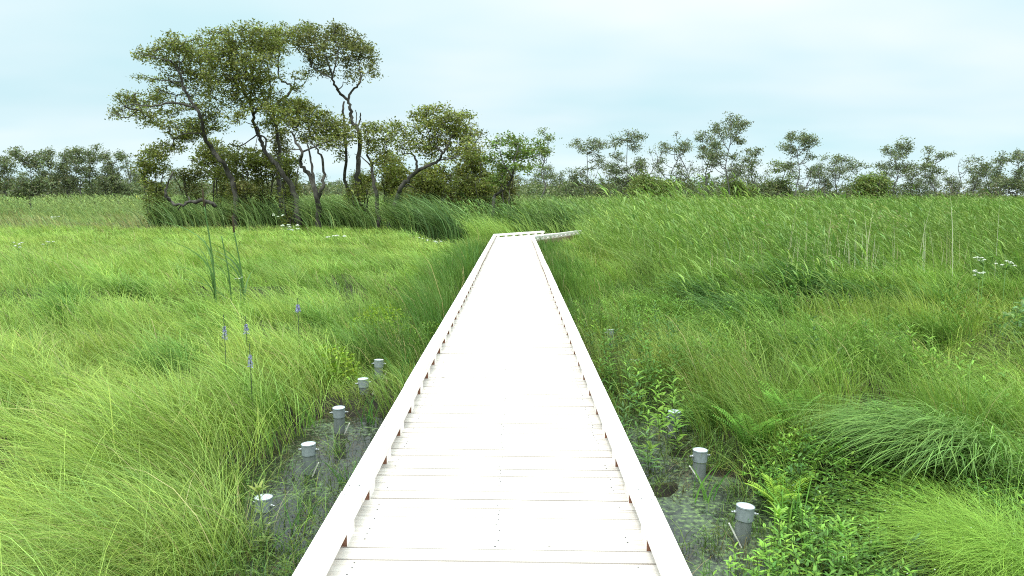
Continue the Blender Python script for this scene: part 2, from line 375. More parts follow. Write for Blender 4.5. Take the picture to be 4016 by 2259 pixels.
# ------------------------------------------------------------------ pipe stubs
def lathe(s, prof, n=28, mat=0, col=(1, 1, 1)):
    a = np.arange(n)*2*pi/n; V = [(r_*cos(t), r_*sin(t), z) for r_, z in prof for t in a]
    q = [[i*n+j, i*n+(j+1) % n, (i+1)*n+(j+1) % n, (i+1)*n+j] for i in range(len(prof)-1) for j in range(n)]
    s.add(V, [q], col, mat, False)
def make_pipe(loc, side, label, tilt):
    t = empty('pipe_stub', loc, label, 'pipe', 'capped pipe stubs standing in the water')
    s = Soup(); lathe(s, [(.052, -.55), (.052, -.068), (.0525, -.066)]); s.build('pipe', M_PIPE, t)
    s = Soup(); lathe(s, [(.0528, -.095), (.0575, -.092), (.0578, -.012), (.0598, -.010), (.0598, -.001), (.056, .0), (.0545, -.003)]); co = s.build('collar', M_COLLAR, t)
    s = Soup(); lathe(s, [(.0545, -.003), (.05, -.0055), (.03, -.006), (.001, -.006)]); s.build('lid', M_LID, t)
    for sd in (-1, 1):
        s = Soup(); tube(s, [(sd*.056, 0, -.05), (sd*.072, 0, -.05)], .011, (1, 1, 1), 6); tube(s, [(sd*.072, 0, -.05), (sd*.088, 0, -.05)], .006, (1, 1, 1), 6); s.build('bolt', M_BOLT, t)
    s = Soup(); dx = -side; P = np.array([dx*.035, -.075, -.275]); Q = np.array([dx*.10, -.065, -.14])
    if side > 0: P, Q = np.array([dx*.02, -.08, -.25]), np.array([dx*.10, -.03, -.12])
    d = (Q-P)/np.linalg.norm(Q-P); u = np.array([0, 1, 0.]); v = np.cross(d, u)
    V = [e+u*.011*a+v*.005*b_ for e in (P, Q) for a, b_ in ((-1, -1), (1, -1), (1, 1), (-1, 1))]
    s.add(V, [BOXF], (1, 1, 1)); s.build('brace', M_STICK, t)
    t.rotation_euler = tilt
HT = 2.0
for i, (k_, lab) in enumerate([(2.394, 'white-capped grey pipe stub in open water, the nearest one left of the boardwalk'), (2.939, 'second nearest white-capped pipe stub left of the boardwalk, rising from dark mud'),
        (3.465, 'middle pipe stub of the left row, its collar crossed by sword-shaped leaves'), (4.035, 'pipe stub fourth along the left row, with a bare grey shaft beside yellow-green herbs'), (4.52, 'farthest visible pipe stub left of the boardwalk, half sunk in grass')]):
    make_pipe((CAM[0]-.836*HT-.02, k_*HT, CAM[2]-HT), -1, lab, (R(rng.normal()*2.4), R(rng.normal()*2.4), R(rng.uniform(-25, 25))))
for i, (k_, x_, lab) in enumerate([(2.33, .7515, 'white-capped pipe stub sunk in leafy herbs, nearest right of the boardwalk'), (2.872, .737, 'white-capped pipe stub with a pale brace standing by green scummy water right of the boardwalk'),
        (3.41, .748, 'third pipe stub right of the boardwalk, at the shaded far end of the pool'), (4.52, .73, 'small pipe stub deep in dark green grass right of the boardwalk'), (5.59, .72, 'farthest pipe stub on the right side, barely showing in tall grass')]):
    make_pipe((CAM[0]+x_*HT, k_*HT, CAM[2]-HT), 1, lab, (R(rng.normal()*2.4), R(rng.normal()*2.4), R(rng.uniform(-25, 25))))

# ------------------------------------------------------------------ meadow
def var(col, n, s=.12, hue=.06):
    c = np.asarray(col, float)
    c = np.broadcast_to(c, (n, 3)) if c.ndim == 1 else c
    k = np.exp(rng.normal(size=(n, 1))*s); h = 1+rng.normal(size=(n, 1))*hue
    return np.clip(c*k*np.concatenate([h, np.ones((n, 1)), 1/h], 1), .004, .8)
def mix(a, b, t): t = np.asarray(t)[:, None]; return np.asarray(a)*(1-t)+np.asarray(b)*t
def scatter(n, y0, y1, p, xa, xb):
    """n points with density falling as y**-p; xa, xb slopes of the sideways limits"""
    u = rng.random(n); q = 2-p
    Y = (u*(y1**q-y0**q)+y0**q)**(1/q) if abs(q) > 1e-3 else y0*(y1/y0)**u
    X = rng.uniform(-1, 1, n); X = np.where(X < 0, X*(-xa*Y+3.0), X*(xb*Y+3.0)); return X, Y
def ymax(x): return 46-15*ss(-9, -1.5, x)
def wind(x, y, n): 
    a = pi+.55*(fb(x, y, 5, 3)-.5)*2+rng.normal(size=n)*.35; return np.stack([np.cos(a), np.sin(a)], 1)
SEDGE = np.array([.315, .44, .085]); SEDGE_D = np.array([.10, .19, .035]); SEDGE_Y = np.array([.32, .37, .08]); STRAW = np.array([.42, .34, .16])

def off_deck(x, y): return ~((y > N0[1]-.1) & (x < N0[0]+(y-N0[1])*(N1[0]-N0[0])/(N1[1]-N0[1])+.12) & (x > np.where(y < B0[1], -HW-.05, B0[0]+(y-B0[1])*(B1[0]-B0[0])/(B1[1]-B0[1])-.12)) & (y < N1[1]+1.5))
def near_walk(x): return 1-ss(1.0, 2.6, np.abs(x))
def sedge(name, side, ntuft, per, label):
    sp = Soup()
    X, Y = scatter(ntuft, 1.5, 47, 1.75, -.80, .80)
    if side < 0: keep = (X < -.92) & (Y < ymax(X))
    else: keep = (X > .92) & (Y < 34) & ~((X > 3.5+.1*Y) & (Y > 17))
    keep &= rng.random(len(X)) > channel(X, Y)*1.2
    hol = ss(.62, .8, fb(X, Y, 1.6, 6))*(Y < 12)
    keep &= rng.random(len(X)) > hol*.55
    keep &= ~((X > 1.5) & (X < 4.3) & (Y < 4.8)) & ~((X > 1.5) & (X < 2.9) & (Y < 5.35)) & ~(((X-3.1)/.75)**2+((Y-5.35)/.8)**2 < 1)
    keep &= (rng.random(len(X)) > .75*ss(.5, .62, fb(X, Y, .75, 3))*(Y < 16))
    keep &= ~((np.abs(X-(.1-.2*Y if side < 0 else 99.)) < .22) & (Y > 6.2) & (Y < 8.9) & (rng.random(len(X)) < .8))
    if side > 0: keep &= ~((X < 1.6) & (Y < 5))
    X, Y = X[keep], Y[keep]
    hh = .40+.26*fb(X, Y, 3.5, 2)+.5*(fb(X, Y, 1.1, 7)-.5)
    hh *= 1-.25*channel(X, Y)
    hh *= np.where((np.abs(np.abs(X)-1.6) < .34) & (Y > 6.7) & (Y < 9.2 if side < 0 else Y < 10.9), .32 if side < 0 else .72, 1.)
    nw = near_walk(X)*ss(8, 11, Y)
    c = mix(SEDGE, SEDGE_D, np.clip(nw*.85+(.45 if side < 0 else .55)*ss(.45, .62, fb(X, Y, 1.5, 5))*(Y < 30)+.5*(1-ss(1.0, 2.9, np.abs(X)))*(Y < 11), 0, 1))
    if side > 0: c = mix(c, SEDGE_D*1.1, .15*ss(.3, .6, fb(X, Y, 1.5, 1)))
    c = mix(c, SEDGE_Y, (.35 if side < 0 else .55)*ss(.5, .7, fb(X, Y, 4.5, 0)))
    n = len(X); c = var(c, n, .17, .05); tz = rng.normal(size=n)*(.42 if side < 0 else .65); hh = hh*np.exp(rng.normal(size=n)*.16*(Y < 25)); j = np.repeat(np.arange(n), np.where(Y < 10, int(per*1.5), per))
    W0 = .0021+.00058*Y
    j = j[rng.random(len(j)) < 1]
    rad = .05+.10*rng.random(len(j)); an = rng.random(len(j))*2*pi
    sprd = 1+Y[j]*.05
    px = X[j]+rad*sprd*np.cos(an); py = Y[j]+rad*sprd*np.sin(an)
    ok = (np.abs(px) > .88) & off_deck(px, py); j, px, py, an = j[ok], px[ok], py[ok], an[ok]
    P = np.stack([px, py, gz(px, py)-.02], 1)
    D = wind(X[j], Y[j], len(j)); ca, sa_ = np.cos(tz[j]), np.sin(tz[j]); D = np.stack([D[:, 0]*ca-D[:, 1]*sa_, D[:, 0]*sa_+D[:, 1]*ca], 1); loose = rng.random(len(j))[:, None]*(.8 if side < 0 else 1.1)
    D = D*(1-loose*.5)+loose*np.stack([np.cos(an), np.sin(an)], 1); D /= np.linalg.norm(D, axis=1)[:, None]+1e-6
    comb = (.2+1.05*fb(X, Y, 1.9, 4))[j]*(1.0 if side < 0 else .8)*(1-.65*nw[j])
    H = hh[j]*np.exp(rng.normal(size=len(j))*.16)*1.25*(1+.25*nw[j])
    Lr = np.clip(comb*(.55+.6*rng.random(len(j))), .05, 1.5)
    cc = var(c[j], len(j), .06+.14*(1-ss(6, 16, Y[j]))[:, None], .05); dead = rng.random(len(j)) < .035
    cc[dead] = var(STRAW, dead.sum(), .2)
    fr = Y[j] < 9
    for msk, k in ((fr, 5), (~fr, 3)):
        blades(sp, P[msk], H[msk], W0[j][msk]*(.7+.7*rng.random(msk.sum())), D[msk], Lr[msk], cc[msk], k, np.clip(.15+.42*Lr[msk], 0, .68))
    nc = 46 if side > 0 else 26; cX = rng.uniform(1.9, 10, nc)*side; cY = rng.uniform(5.5, 15, nc); ok = (np.abs(cX) < .72*cY+1) & ~((np.abs(cX) < 3.8) & (cY < 6.3))
    for x_, y_ in zip(cX[ok], cY[ok]):
        m = 260; an = pi+rng.normal(size=m)*1.0; q = np.stack([x_+rng.normal(size=m)*.16, y_+rng.normal(size=m)*.14, np.zeros(m)], 1); q[:, 2] = gz(q[:, 0], q[:, 1])
        c0 = mix(SEDGE_D*1.25, SEDGE, [rng.random()*.8])[0]
        blades(sp, q, rng.uniform(.6, 1.0)*(.7+.4*rng.random(m)), .004+.0007*y_, np.stack([np.cos(an), np.sin(an)], 1), .3+.8*rng.random(m), var(c0, m, .2), 5, .3+.3*rng.random(m))
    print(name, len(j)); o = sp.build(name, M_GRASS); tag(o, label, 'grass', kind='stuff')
sedge('sedge_meadow', -1, 15500, 30, 'bright green fine sedge combed by wind left of the boardwalk')
sedge('sedge_bank', 1, 15000, 30, 'tangled green sedge hummocks right of the boardwalk')

# sparse shoots in the wet strip
sp = Soup(); n = 2600; X = rng.uniform(-2.4, 2.0, n); Y = rng.uniform(3.8, 9.5, n)
ok = (channel(X, Y) > .15) & (np.abs(X) > .9) & (fb(X, Y, .6, 3) > .47) & (rng.random(n) < np.where(X < 0, 1., np.where((X < 1.7) & (Y < 6.6), .3, 1.))); X, Y = X[ok], Y[ok]; j = np.repeat(np.arange(len(X)), 11)
P = np.stack([X[j]+rng.normal(size=len(j))*.04, Y[j]+rng.normal(size=len(j))*.04, gz(X[j], Y[j])-.03], 1); P = P[np.abs(P[:, 0]) > .87]
an = rng.random(len(P))*2*pi
blades(sp, P, .08+.42*rng.random(len(P))**1.3, .006, np.stack([np.cos(an), np.sin(an)], 1), .2+.7*rng.random(len(P)), var((.15, .235, .05), len(P), .3, .14), 4, .45)
k_ = 5000; Q = np.stack([rng.uniform(-2.4, 1.9, k_), rng.uniform(3.8, 9, k_), np.zeros(k_)], 1); Q = Q[(channel(Q[:, 0], Q[:, 1]) > .3) & (np.abs(Q[:, 0]) > .88) & (fb(Q[:, 0], Q[:, 1], .5, 2) > .5)]; Q[:, 2] = np.maximum(gz(Q[:, 0], Q[:, 1]), 0)
n_ = 150000; X = rng.uniform(-8, 8, n_); Y = 3.4+10*rng.random(n_)**1.3; ok = (np.abs(X) > .86) & (np.abs(X) < .75*Y+.5); z_ = gz(X, Y)
ok &= ((z_ > -.045) & (rng.random(n_) < .2+.9*ss(.4, .6, fb(X, Y, .45, 3)))); X, Y, z_ = X[ok], Y[ok], z_[ok]; an = rng.random(len(X))*2*pi
cl = mix((.10, .16, .035), (.17, .25, .05), fb(X, Y, .7, 5)); cl = mix(cl, (.15, .115, .06), ss(.45, .6, fb(X, Y, .6, 1))*.8)
blades(sp, np.stack([X, Y, z_-.005], 1), (.04+.16*rng.random(len(X))**1.5)*(.6+.9*fb(X, Y, .5, 6)), .004+.0004*Y, np.stack([np.cos(an), np.sin(an)], 1), .2+1.2*rng.random(len(X)), var(cl, len(X), .3, .1), 3, .35)
an = rng.random(len(Q))*2*pi; blades(sp, Q, .03+.13*rng.random(len(Q)), .005, np.stack([np.cos(an), np.sin(an)], 1), .3+4*rng.random(len(Q)), var((.12, .09, .055), len(Q), .45), 3, .5)
o = sp.build('marsh_shoots', M_GRASS); tag(o, 'thin green and withered shoots standing in the wet strips beside the boardwalk', 'shoots', kind='stuff')

# reeds
REED = np.array([.25, .35, .085]); REED_B = np.array([.165, .26, .07]); REED_T = np.array([.27, .30, .10])
def reeds(sp, X, Y, H, nl, col, wl, Lf=.42, lean=.35):
    n = len(X); D = wind(X, Y, n); L = lean*(.5+.9*rng.random(n)); a = .12
    P = np.stack([X, Y, gz(X, Y)-.02], 1)
    blades(sp, P, H, wl*.5, D, L, var(col, n, .14), 3, a)
    j = np.repeat(np.arange(n), nl); t = rng.uniform(.3, 1., len(j))
    B = P[j]+np.stack([H[j]*L[j]*t**1.8*D[j, 0], H[j]*L[j]*t**1.8*D[j, 1], H[j]*(t-a*t**2.6)], 1)
    an = pi+rng.normal(size=len(j))*.75; DD = np.stack([np.cos(an), np.sin(an)], 1)
    ll = Lf*(.6+.7*rng.random(len(j)))*(1.1-.3*t)
    blades(sp, B, ll*.75, wl[j]*(.7+.6*rng.random(len(j))), DD, .5+1.0*rng.random(len(j)), var(np.asarray(col)[j], len(j), .2, .07), 3, .25+.45*rng.random(len(j)), az=an+pi/2+rng.normal(size=len(j))*.6, pw=1.3, prof=PROF_LEAF)
sp = Soup(); X, Y = scatter(34000, 9.5, 105, 1.35, -.78, .80)
fr = 11.5+1.5*(fb(X, Y, 3, 1)-.5)*2
keep = (((X > 3.0-.03*(Y-12)) & (Y > fr)) | ((Y > 34.5+.0*X) & (X > -2.5)) | (Y > 58)) & ~((X < -6) & (Y < 62))
keep &= ~((Y < 17) & (fb(X, Y, 2.2, 5) < .5))
keep &= ~((X < 4.6) & (Y < 37) & (X > -.9) & (Y > 28))
keep &= ~((Y < 13.4) & (rng.random(len(X)) < .6)) & off_deck(X, Y)
X, Y = X[keep], Y[keep]; H = (1.15+1.0*ss(11, 19, Y)+.32*ss(50, 100, Y))*(.62+.7*fb(X, Y, 3.6, 0)*(Y < 32)+.35*(Y >= 32))*np.exp(rng.normal(size=len(X))*.07)*1.06
H = np.where(X < -6, H*1.06, H)
c = mix(REED, REED_B, fb(X, Y, 6, 2)); c = mix(c, REED_T, .55*ss(45, 90, Y)+.25*ss(.5, .7, fb(X, Y, 9, 4))); c = mix(c, SEDGE, .45*ss(.45, .65, fb(X, Y, 5, 6))*(Y < 30))
reeds(sp, X, Y, H, 7, np.clip(c, 0, 1), .012+.0007*Y, .42)
cX = rng.uniform(3.2, 20, 170); cY = rng.uniform(10.5, 30, 170); ok = (cX < .76*cY+1) & (cX > 2.6+.04*cY)
for x_, y_ in zip(cX[ok], cY[ok]):
    m = 80; an = pi+rng.normal(size=m)*.7; h_ = rng.uniform(.95, 1.35)*(1+.55*float(ss(12, 20, y_))); c0 = mix((.09, .17, .045), (.27, .35, .10), [rng.random()])[0]
    blades(sp, np.stack([x_+rng.normal(size=m)*.25, y_+rng.normal(size=m)*.25, np.zeros(m)+.05], 1), h_*(.7+.4*rng.random(m)), .012+.0009*y_, np.stack([np.cos(an), np.sin(an)], 1), .2+.8*rng.random(m), var(c0, m, .2), 6, .2+.35*rng.random(m), az=an+pi/2+rng.normal(size=m)*.7, pw=2.2)
m = 110; X2, Y2 = rng.uniform(3, 17, m), rng.uniform(11, 24, m); q = np.stack([X2, Y2, 0*X2], 1)[X2 < .75*Y2]; an = rng.random(len(q))*6.28
blades(sp, q, 1.0+.9*ss(12, 20, q[:, 1])*(.5+.6*rng.random(len(q))), .013, np.stack([np.cos(an), np.sin(an)], 1), .05+.25*rng.random(len(q)), var((.5, .47, .27), len(q), .15), 3, .05)
print('reeds', len(X)); o = sp.build('reed_bed', M_GRASS); tag(o, 'tall wind-bent green reeds filling the marsh right of the boardwalk and beyond its bend', 'reeds', kind='stuff')
# undergrowth below the front of the reeds
sp = Soup(); X, Y = scatter(60000, 9.5, 60, 1.5, -.1, .80)
keep = ((X > 3.0) & (Y > 14) | (Y > 34) & (X > -2)) & off_deck(X, Y); X, Y = X[keep], Y[keep]; n = len(X)
blades(sp, np.stack([X, Y, gz(X, Y)], 1), (.8+.75*ss(13, 22, Y))*np.exp(rng.normal(size=n)*.2), .008+.0006*Y, wind(X, Y, n), .2+.6*rng.random(n), var(mix(SEDGE, REED, fb(X, Y, 3, 2)), n, .2), 3, .3)
o = sp.build('reed_undergrowth', M_GRASS); tag(o, 'shorter mixed grass growing between the reeds on the right', 'grass', kind='stuff')
# far buff meadow on the left
sp = Soup(); X, Y = scatter(52000, 44, 104, 1.1, -.80, .1)
keep = (X < -5) & (Y > ymax(X)-2); X, Y = X[keep], Y[keep]; n = len(X)
hh = (.75+1.0*ss(48, 75, Y)+.75*ss(70, 98, Y))*(.8+.35*fb(X, Y, 6, 1))*np.exp(rng.normal(size=n)*.14)
c = mix((.25, .33, .085), (.34, .31, .13), ss(.35, .65, fb(X, Y, 5, 3))); c = mix(c, REED, .8*ss(.55, .7, fb(X, Y, 9, 5)))
blades(sp, np.stack([X, Y, 0*X], 1), hh, .05, wind(X, Y, n), .2+.5*rng.random(n), var(c, n, .22, .1), 3, .3)
o = sp.build('far_meadow', M_GRASS); tag(o, 'buff and olive tall grass reaching back to the far wood on the left', 'grass', kind='stuff')
# cattail stand around the feet of the trees
sp = Soup(); cs = []
for _ in range(1500):
    px = rng.uniform(620, 2300); base = np.interp(px, [620, 1000, 1500, 1850, 2000, 2300], [47, 45.5, 44, 35, 34, 36])
    Yc = base+abs(rng.normal())*3; q = at_y(px, 800, Yc); cs.append((q[0], Yc))
cs = np.array(cs); dens = fb(cs[:, 0], cs[:, 1], 3.2, 2); cs = cs[(dens > .47) | (cs[:, 0] > -7) & (dens > .36)]; cs = cs[~((np.abs(cs[:, 0]) < 1.2) & (cs[:, 1] < 35.5)) & ~((cs[:, 0] > -1) & (cs[:, 0] < 6) & (cs[:, 1] < 38.5))]
cs = cs[rng.random(len(cs)) < .62]; cs = cs[off_deck(cs[:, 0]+.6, cs[:, 1]) & off_deck(cs[:, 0]-.6, cs[:, 1])]; j = np.repeat(np.arange(len(cs)), 15); n = len(j)
P = np.stack([cs[j, 0]+rng.normal(size=n)*.3, cs[j, 1]+rng.normal(size=n)*.3, 0*cs[j, 0]], 1)
cc = mix((.12, .19, .05), (.27, .36, .11), rng.random(len(cs)))[j]; cc = mix(cc, (.34, .44, .16), (rng.random(n) < .2)*.8); cc = mix(cc, np.array([.075, .145, .04]), .65*ss(-9, -4, P[:, 0])*ss(.35, .5, fb(P[:, 0], P[:, 1], 2, 1)))
blades(sp, P, 1.6+1.9*rng.random(n)**1.3, .06, wind(P[:, 0], P[:, 1], n), .15+.8*rng.random(n)**1.2, var(cc, n, .25, .06), 6, .2+.3*rng.random(n), pw=2.1)
o = sp.build('cattail_stand', M_GRASS); tag(o, 'long bending cattail leaves crowded in front of the leaning trees', 'cattails', kind='stuff')

# ------------------------------------------------------------------ leafy ground cover bottom right and along the bank
def herb(sp, P, h, nl, ll, lw, col, stem=(.16, .22, .06), up=.45, lean=(-.1, 0)):
    P = np.asarray(P, float); T = P+np.array([lean[0]*h, lean[1]*h, h])
    prisms(sp, [P], [T], [.0025], [.0015], np.array(stem), 3)
    t = np.sort(rng.uniform(.2, 1, nl)); an = np.arange(nl)*2.4+rng.random()*6
    B = P+(T-P)*t[:, None]; l = ll*(1.15-.55*t)*(.8+.4*rng.random(nl))
    blades(sp, B, l*up*(.6+.9*t), lw*l/ll, np.stack([np.cos(an), np.sin(an)], 1), 1.0/(up*(.6+.9*t)), var(col, nl, .14), 3, .45, az=an+pi/2, prof=PROF_LEAF, pw=1.1)
sp = Soup(); n = 3600; X = rng.uniform(.95, 4.6, n); Y = rng.uniform(3.2, 6.2, n)
m_ = (channel(X, Y) < .1+.7*rng.random(n)) & (Y < 4.95+.9*ss(1.5, 2.2, X)+.9*(fb(X, Y, .6, 1)-.5)+rng.normal(size=n)*.12) & ((X-2.75)**2+(Y-4.0)**2 > .25)
for x_, y_ in zip(X[m_], Y[m_]):
    g_ = rng.random(); c_ = (.12, .235, .04) if g_ < .5 else ((.2, .34, .05) if g_ < .75 else (.07, .135, .03)); g_ = .85+.9*float(vn(x_, y_, .35, 2)); c_ = tuple(v*g_ for v in c_)
    herb(sp, (x_, y_, gz(x_, y_)-.01), rng.uniform(.1, .24)+.2*float(vn(x_, y_, .5, 5)), rng.integers(7, 13), rng.uniform(.05, .09), rng.uniform(.016, .028), c_)
for _ in range(620):       # leafy patches further back on the bank
    x_ = rng.uniform(1.0, 6.5); y_ = rng.uniform(5.8, 12.5)
    if float(fb(x_, y_, 1.2, 4)) < .5 or x_ > .7*y_: continue
    g_ = .7+.7*float(vn(x_, y_, .8, 2)); c_ = ((.13, .25, .045), (.2, .33, .05), (.09, .17, .04))[int(3*float(vn(x_, y_, 1.1, 6))*.999)]; herb(sp, (x_, y_, gz(x_, y_)), rng.uniform(.4, .72), rng.integers(14, 24), rng.uniform(.09, .14), rng.uniform(.02, .034), tuple(v*g_ for v in c_))
for _ in range(260):       # tiny pale blossoms
    x_, y_ = rng.uniform(1.2, 3.6), rng.uniform(3.6, 5.0)
    if channel(x_, y_) < .3: leaves(sp, np.array([[x_, y_, gz(x_, y_)+rng.uniform(.2, .34)]]), .009, np.array((.7, .75, .6)), 1.)
X = rng.uniform(-1.9, -.95, 90); Y = rng.uniform(3.6, 4.6, 90)
for x_, y_ in zip(X, Y): herb(sp, (x_, y_, gz(x_, y_)), rng.uniform(.06, .2), 7, .05, .014, (.14, .2, .05))
o = sp.build('ground_herbs', M_HERB); tag(o, 'low leafy green herbs with tiny white blossoms covering the near right bank', 'herbs', kind='stuff')

def plant(name, x, y, label, cat, group, fn, mats=None):
    z = float(gz(x, y))-.02; s = Soup(); fn(s, np.array([0., 0, 0])); o = s.build(name, mats or M_HERB); o.location = (x, y, z); return tag(o, label, cat, group)
def sword(n, h, c, w=.014):
    def f(s, P):
        an = rng.random(n)*2*pi; PP = np.stack([rng.normal(size=n)*.045, rng.normal(size=n)*.045, np.zeros(n)], 1)
        blades(s, PP, h*(.55+.5*rng.random(n)), w*(.8+.5*rng.random(n)), np.stack([np.cos(an), np.sin(an)], 1), .1+.45*rng.random(n), var(c, n, .14), 5, .1, prof=lambda t: PROF_GRASS(t)+.02)
    return f
G = 'sword-leaved clumps near the boardwalk'
for x, y, n, h, c, lab in [
    (1.5, 5.35, 12, .48, (.16, .33, .06), 'upright sword-leaved clump at the right edge of the scummy pool'),
    (1.95, 4.75, 16, .52, (.2, .40, .07), 'tall bright sword-leaved clump just behind the nearest right pipe stub'),
    (1.52, 3.95, 6, .36, (.17, .36, .08), 'few broad sword leaves rising at the bottom edge right of the boardwalk'),
    (2.2, 4.3, 8, .42, (.2, .38, .07), 'narrow sword-leaved clump among the low herbs at lower right'),
    (-1.42, 4.85, 7, .46, (.17, .31, .09), 'wide-spread sword leaves close against the left rail of the boardwalk'),
    (-1.2, 5.6, 10, .40, (.13, .26, .08), 'sword-leaved clump between the left rail and the second pipe stub'),
    (-1.35, 7.2, 14, .46, (.12, .26, .07), 'dense sword-leaved clump beside the middle left pipe stub'),
    (-1.15, 8.2, 16, .5, (.12, .27, .06), 'sword-leaved clump hugging the left rail near the fourth pipe stub'),
    (-1.0, 6.7, 12, .38, (.14, .28, .07), 'low sword-leaved clump against the left rail beside the middle pipe stub'), (-1.95, 7.1, 14, .42, (.18, .32, .07), 'sword-leaved clump at the sedge edge behind the second left pipe stub'), (-2.05, 6.3, 10, .34, (.17, .3, .08), 'small sword-leaved clump at the sedge edge left of the middle pipe stub'),
    (1.05, 7.6, 14, .4, (.12, .25, .06), 'sword-leaved clump by the right rail at the dark end of the pool'), (1.9, 7.3, 14, .44, (.14, .28, .06), 'sword-leaved clump behind the third right pipe stub'),
    (-1.25, 9.3, 16, .5, (.12, .27, .07), 'sword-leaved clump by the left rail beside the farthest left pipe stub'),
    (-2.15, 5.1, 9, .5, (.2, .36, .08), 'green sword leaves at the sedge edge left of the nearest left pipe stub'),
    (-1.9, 3.75, 8, .28, (.22, .42, .12), 'short bright sword leaves at the very bottom left of the wet strip')]:
    plant('sword_leaf_plant', x, y, lab, 'plant', G, sword(n, h, c), M_GRASS)
def stalk(h, nl, ll, c, top=None):
    def f(s, P):
        herb(s, P, h, nl, ll, ll*.2, c, up=.5)
        if top: herb(s, (-.1*h, 0, h*.97), .05, 9, ll*.8, ll*.2, top, up=1.2)
    return f
G = 'tall single-stemmed leafy plants'
for x, y, h, nl, ll, c, top, lab in [
    (-1.46, 4.45, .46, 22, .10, (.2, .25, .07), (.32, .36, .1), 'leafy stalk with a pale star-shaped top beside the nearest left pipe stub'),
    (1.1, 6.4, .62, 26, .12, (.14, .24, .08), None, 'tall feathery-leaved stalk beside the right rail at the far end of the pool'),
    (1.2, 5.9, .4, 22, .13, (.17, .28, .1), None, 'low drooping-leaved plant against the right rail by the pool'),
    (2.35, 3.95, .36, 30, .11, (.1, .17, .05), None, 'dark narrow-leaved stalk among herbs at the bottom right'),
    (2.05, 4.2, .30, 22, .10, (.22, .38, .06), (.28, .45, .08), 'light green whorled plant beside the dark stalk at lower right'),
    (3.75, 4.9, .6, 34, .10, (.13, .24, .07), None, 'bushy leafy stalk right of the big arching tussock'),
    (1.75, 4.4, .3, 18, .10, (.27, .42, .07), (.3, .48, .08), 'yellow-green plant with broad top leaves in front of the nearest right pipe stub')]:
    plant('leafy_stalk', x, y, lab, 'plant', G, stalk(h, nl, ll, c, top))
def fern(nf, L_, c):
    def f(s, P):
        for i in range(nf):
            an = rng.random()*2*pi; D = np.array([cos(an), sin(an)]); le = L_*(.75+.4*rng.random()); lean = .3+.4*rng.random()
            t = np.linspace(.15, 1, 24); h = le*lean*t**1.6; z = le*(t-.25*t**2.4)
            C = np.stack([h*D[0], h*D[1], z], 1); prisms(s, C[:-1], C[1:], [.003]*23, [.002]*23, np.array(c)*.7, 3)
            for sd in (-1, 1):
                a2 = an+sd*1.35; l = .17*le*np.sin(pi*np.clip(t, .05, .97))**.8+.01
                blades(s, C, l*.25, .012, np.array([cos(a2), sin(a2)]), 4.0, var(c, 24, .1), 2, .5, az=np.full(24, an), prof=PROF_LEAF, pw=1.0)
    return f
G = 'ferns on the right bank'
for x, y, nf, L_, c, lab in [(2.05, 6.0, 16, .6, (.18, .36, .05), 'large green fern behind the pool, beside the second right pipe stub'), (2.45, 6.2, 14, .6, (.21, .40, .06), 'upright fern on the sedge bank with one tall frond'),
        (1.98, 5.05, 12, .42, (.32, .48, .06), 'yellow-green fern above the nearest right pipe stub'), (2.75, 5.6, 10, .45, (.16, .32, .06), 'darker fern left of the big arching tussock'), (2.9, 6.9, 12, .55, (.2, .37, .06), 'fern further back on the sedge bank above the arching tussock')]:
    plant('fern', x, y, lab, 'fern', G, fern(nf, L_, c))
def bushlet(n, r, h, c, ls):
    def f(s, P):
        an = rng.random(14)*2*pi; T = np.stack([r*.8*np.cos(an)*rng.random(14), r*.8*np.sin(an)*rng.random(14), h*(.6+.4*rng.random(14))], 1)
        prisms(s, np.zeros((14, 3)), T, [.005]*14, [.003]*14, np.array((.16, .2, .06)), 3)
        u = rng.normal(size=(n, 3)); u /= np.linalg.norm(u, axis=1)[:, None]; q = u*rng.random((n, 1))**.4; q[:, 2] = np.abs(q[:, 2])
        leaves(s, q*np.array([r, r, h]), ls*(.7+.6*rng.random(n)), var(c, n, .2, .1), .5)
    return f
G = 'yellow-green bushy herbs left of the boardwalk'
plant('bushy_herb', -2.1, 8.6, 'yellow-green bushy herb left of the fourth left pipe stub', 'plant', G, bushlet(1300, .42, .5, (.26, .36, .04), .05))
plant('bushy_herb', -2.0, 11.4, 'larger yellow-green bushy herb behind the farthest left pipe stub', 'plant', G, bushlet(1700, .6, .62, (.26, .36, .035), .055))
plant('bushy_herb', -1.15, 10.6, 'small olive bushy herb close to the left rail', 'plant', G, bushlet(900, .35, .5, (.2, .3, .05), .05))
plant('bushy_herb', 6.9, 9.4, 'grey-green broad-leaved bush in the sedge at the right edge', 'plant', None, bushlet(1600, .55, .75, (.22, .33, .12), .08))
def tuss(n, h, w, c, L_, r=.16, a=.5, k=7, ang=pi, sa=.5):
    def f(s, P):
        an = ang+rng.normal(size=n)*sa; PP = np.stack([rng.normal(size=n)*r, rng.normal(size=n)*r, np.zeros(n)], 1)
        blades(s, PP, h*(.65+.45*rng.random(n)), w, np.stack([np.cos(an), np.sin(an)], 1), L_*(.5+.8*rng.random(n)), var(c, n, .2, .05), k, a*(.8+.4*rng.random(n)), pw=1.5, az=an+pi/2+rng.normal(size=n)*.7)
    return f
plant('arching_tussock', 3.4, 5.4, 'big mid-green tussock arching to the left at the right side', 'grass tussock', 'distinct grass tussocks', tuss(1500, 1.0, .011, (.175, .285, .07), .95, .2, .62, 8, pi+.25, .45), M_GRASS)
plant('arching_tussock', 2.95, 4.0, 'bright yellow-green rounded tussock in the bottom right corner', 'grass tussock', 'distinct grass tussocks', tuss(2600, .8, .003, (.27, .42, .065), 1.0, .2, .6, 8, pi*.9, 1.1), M_GRASS)
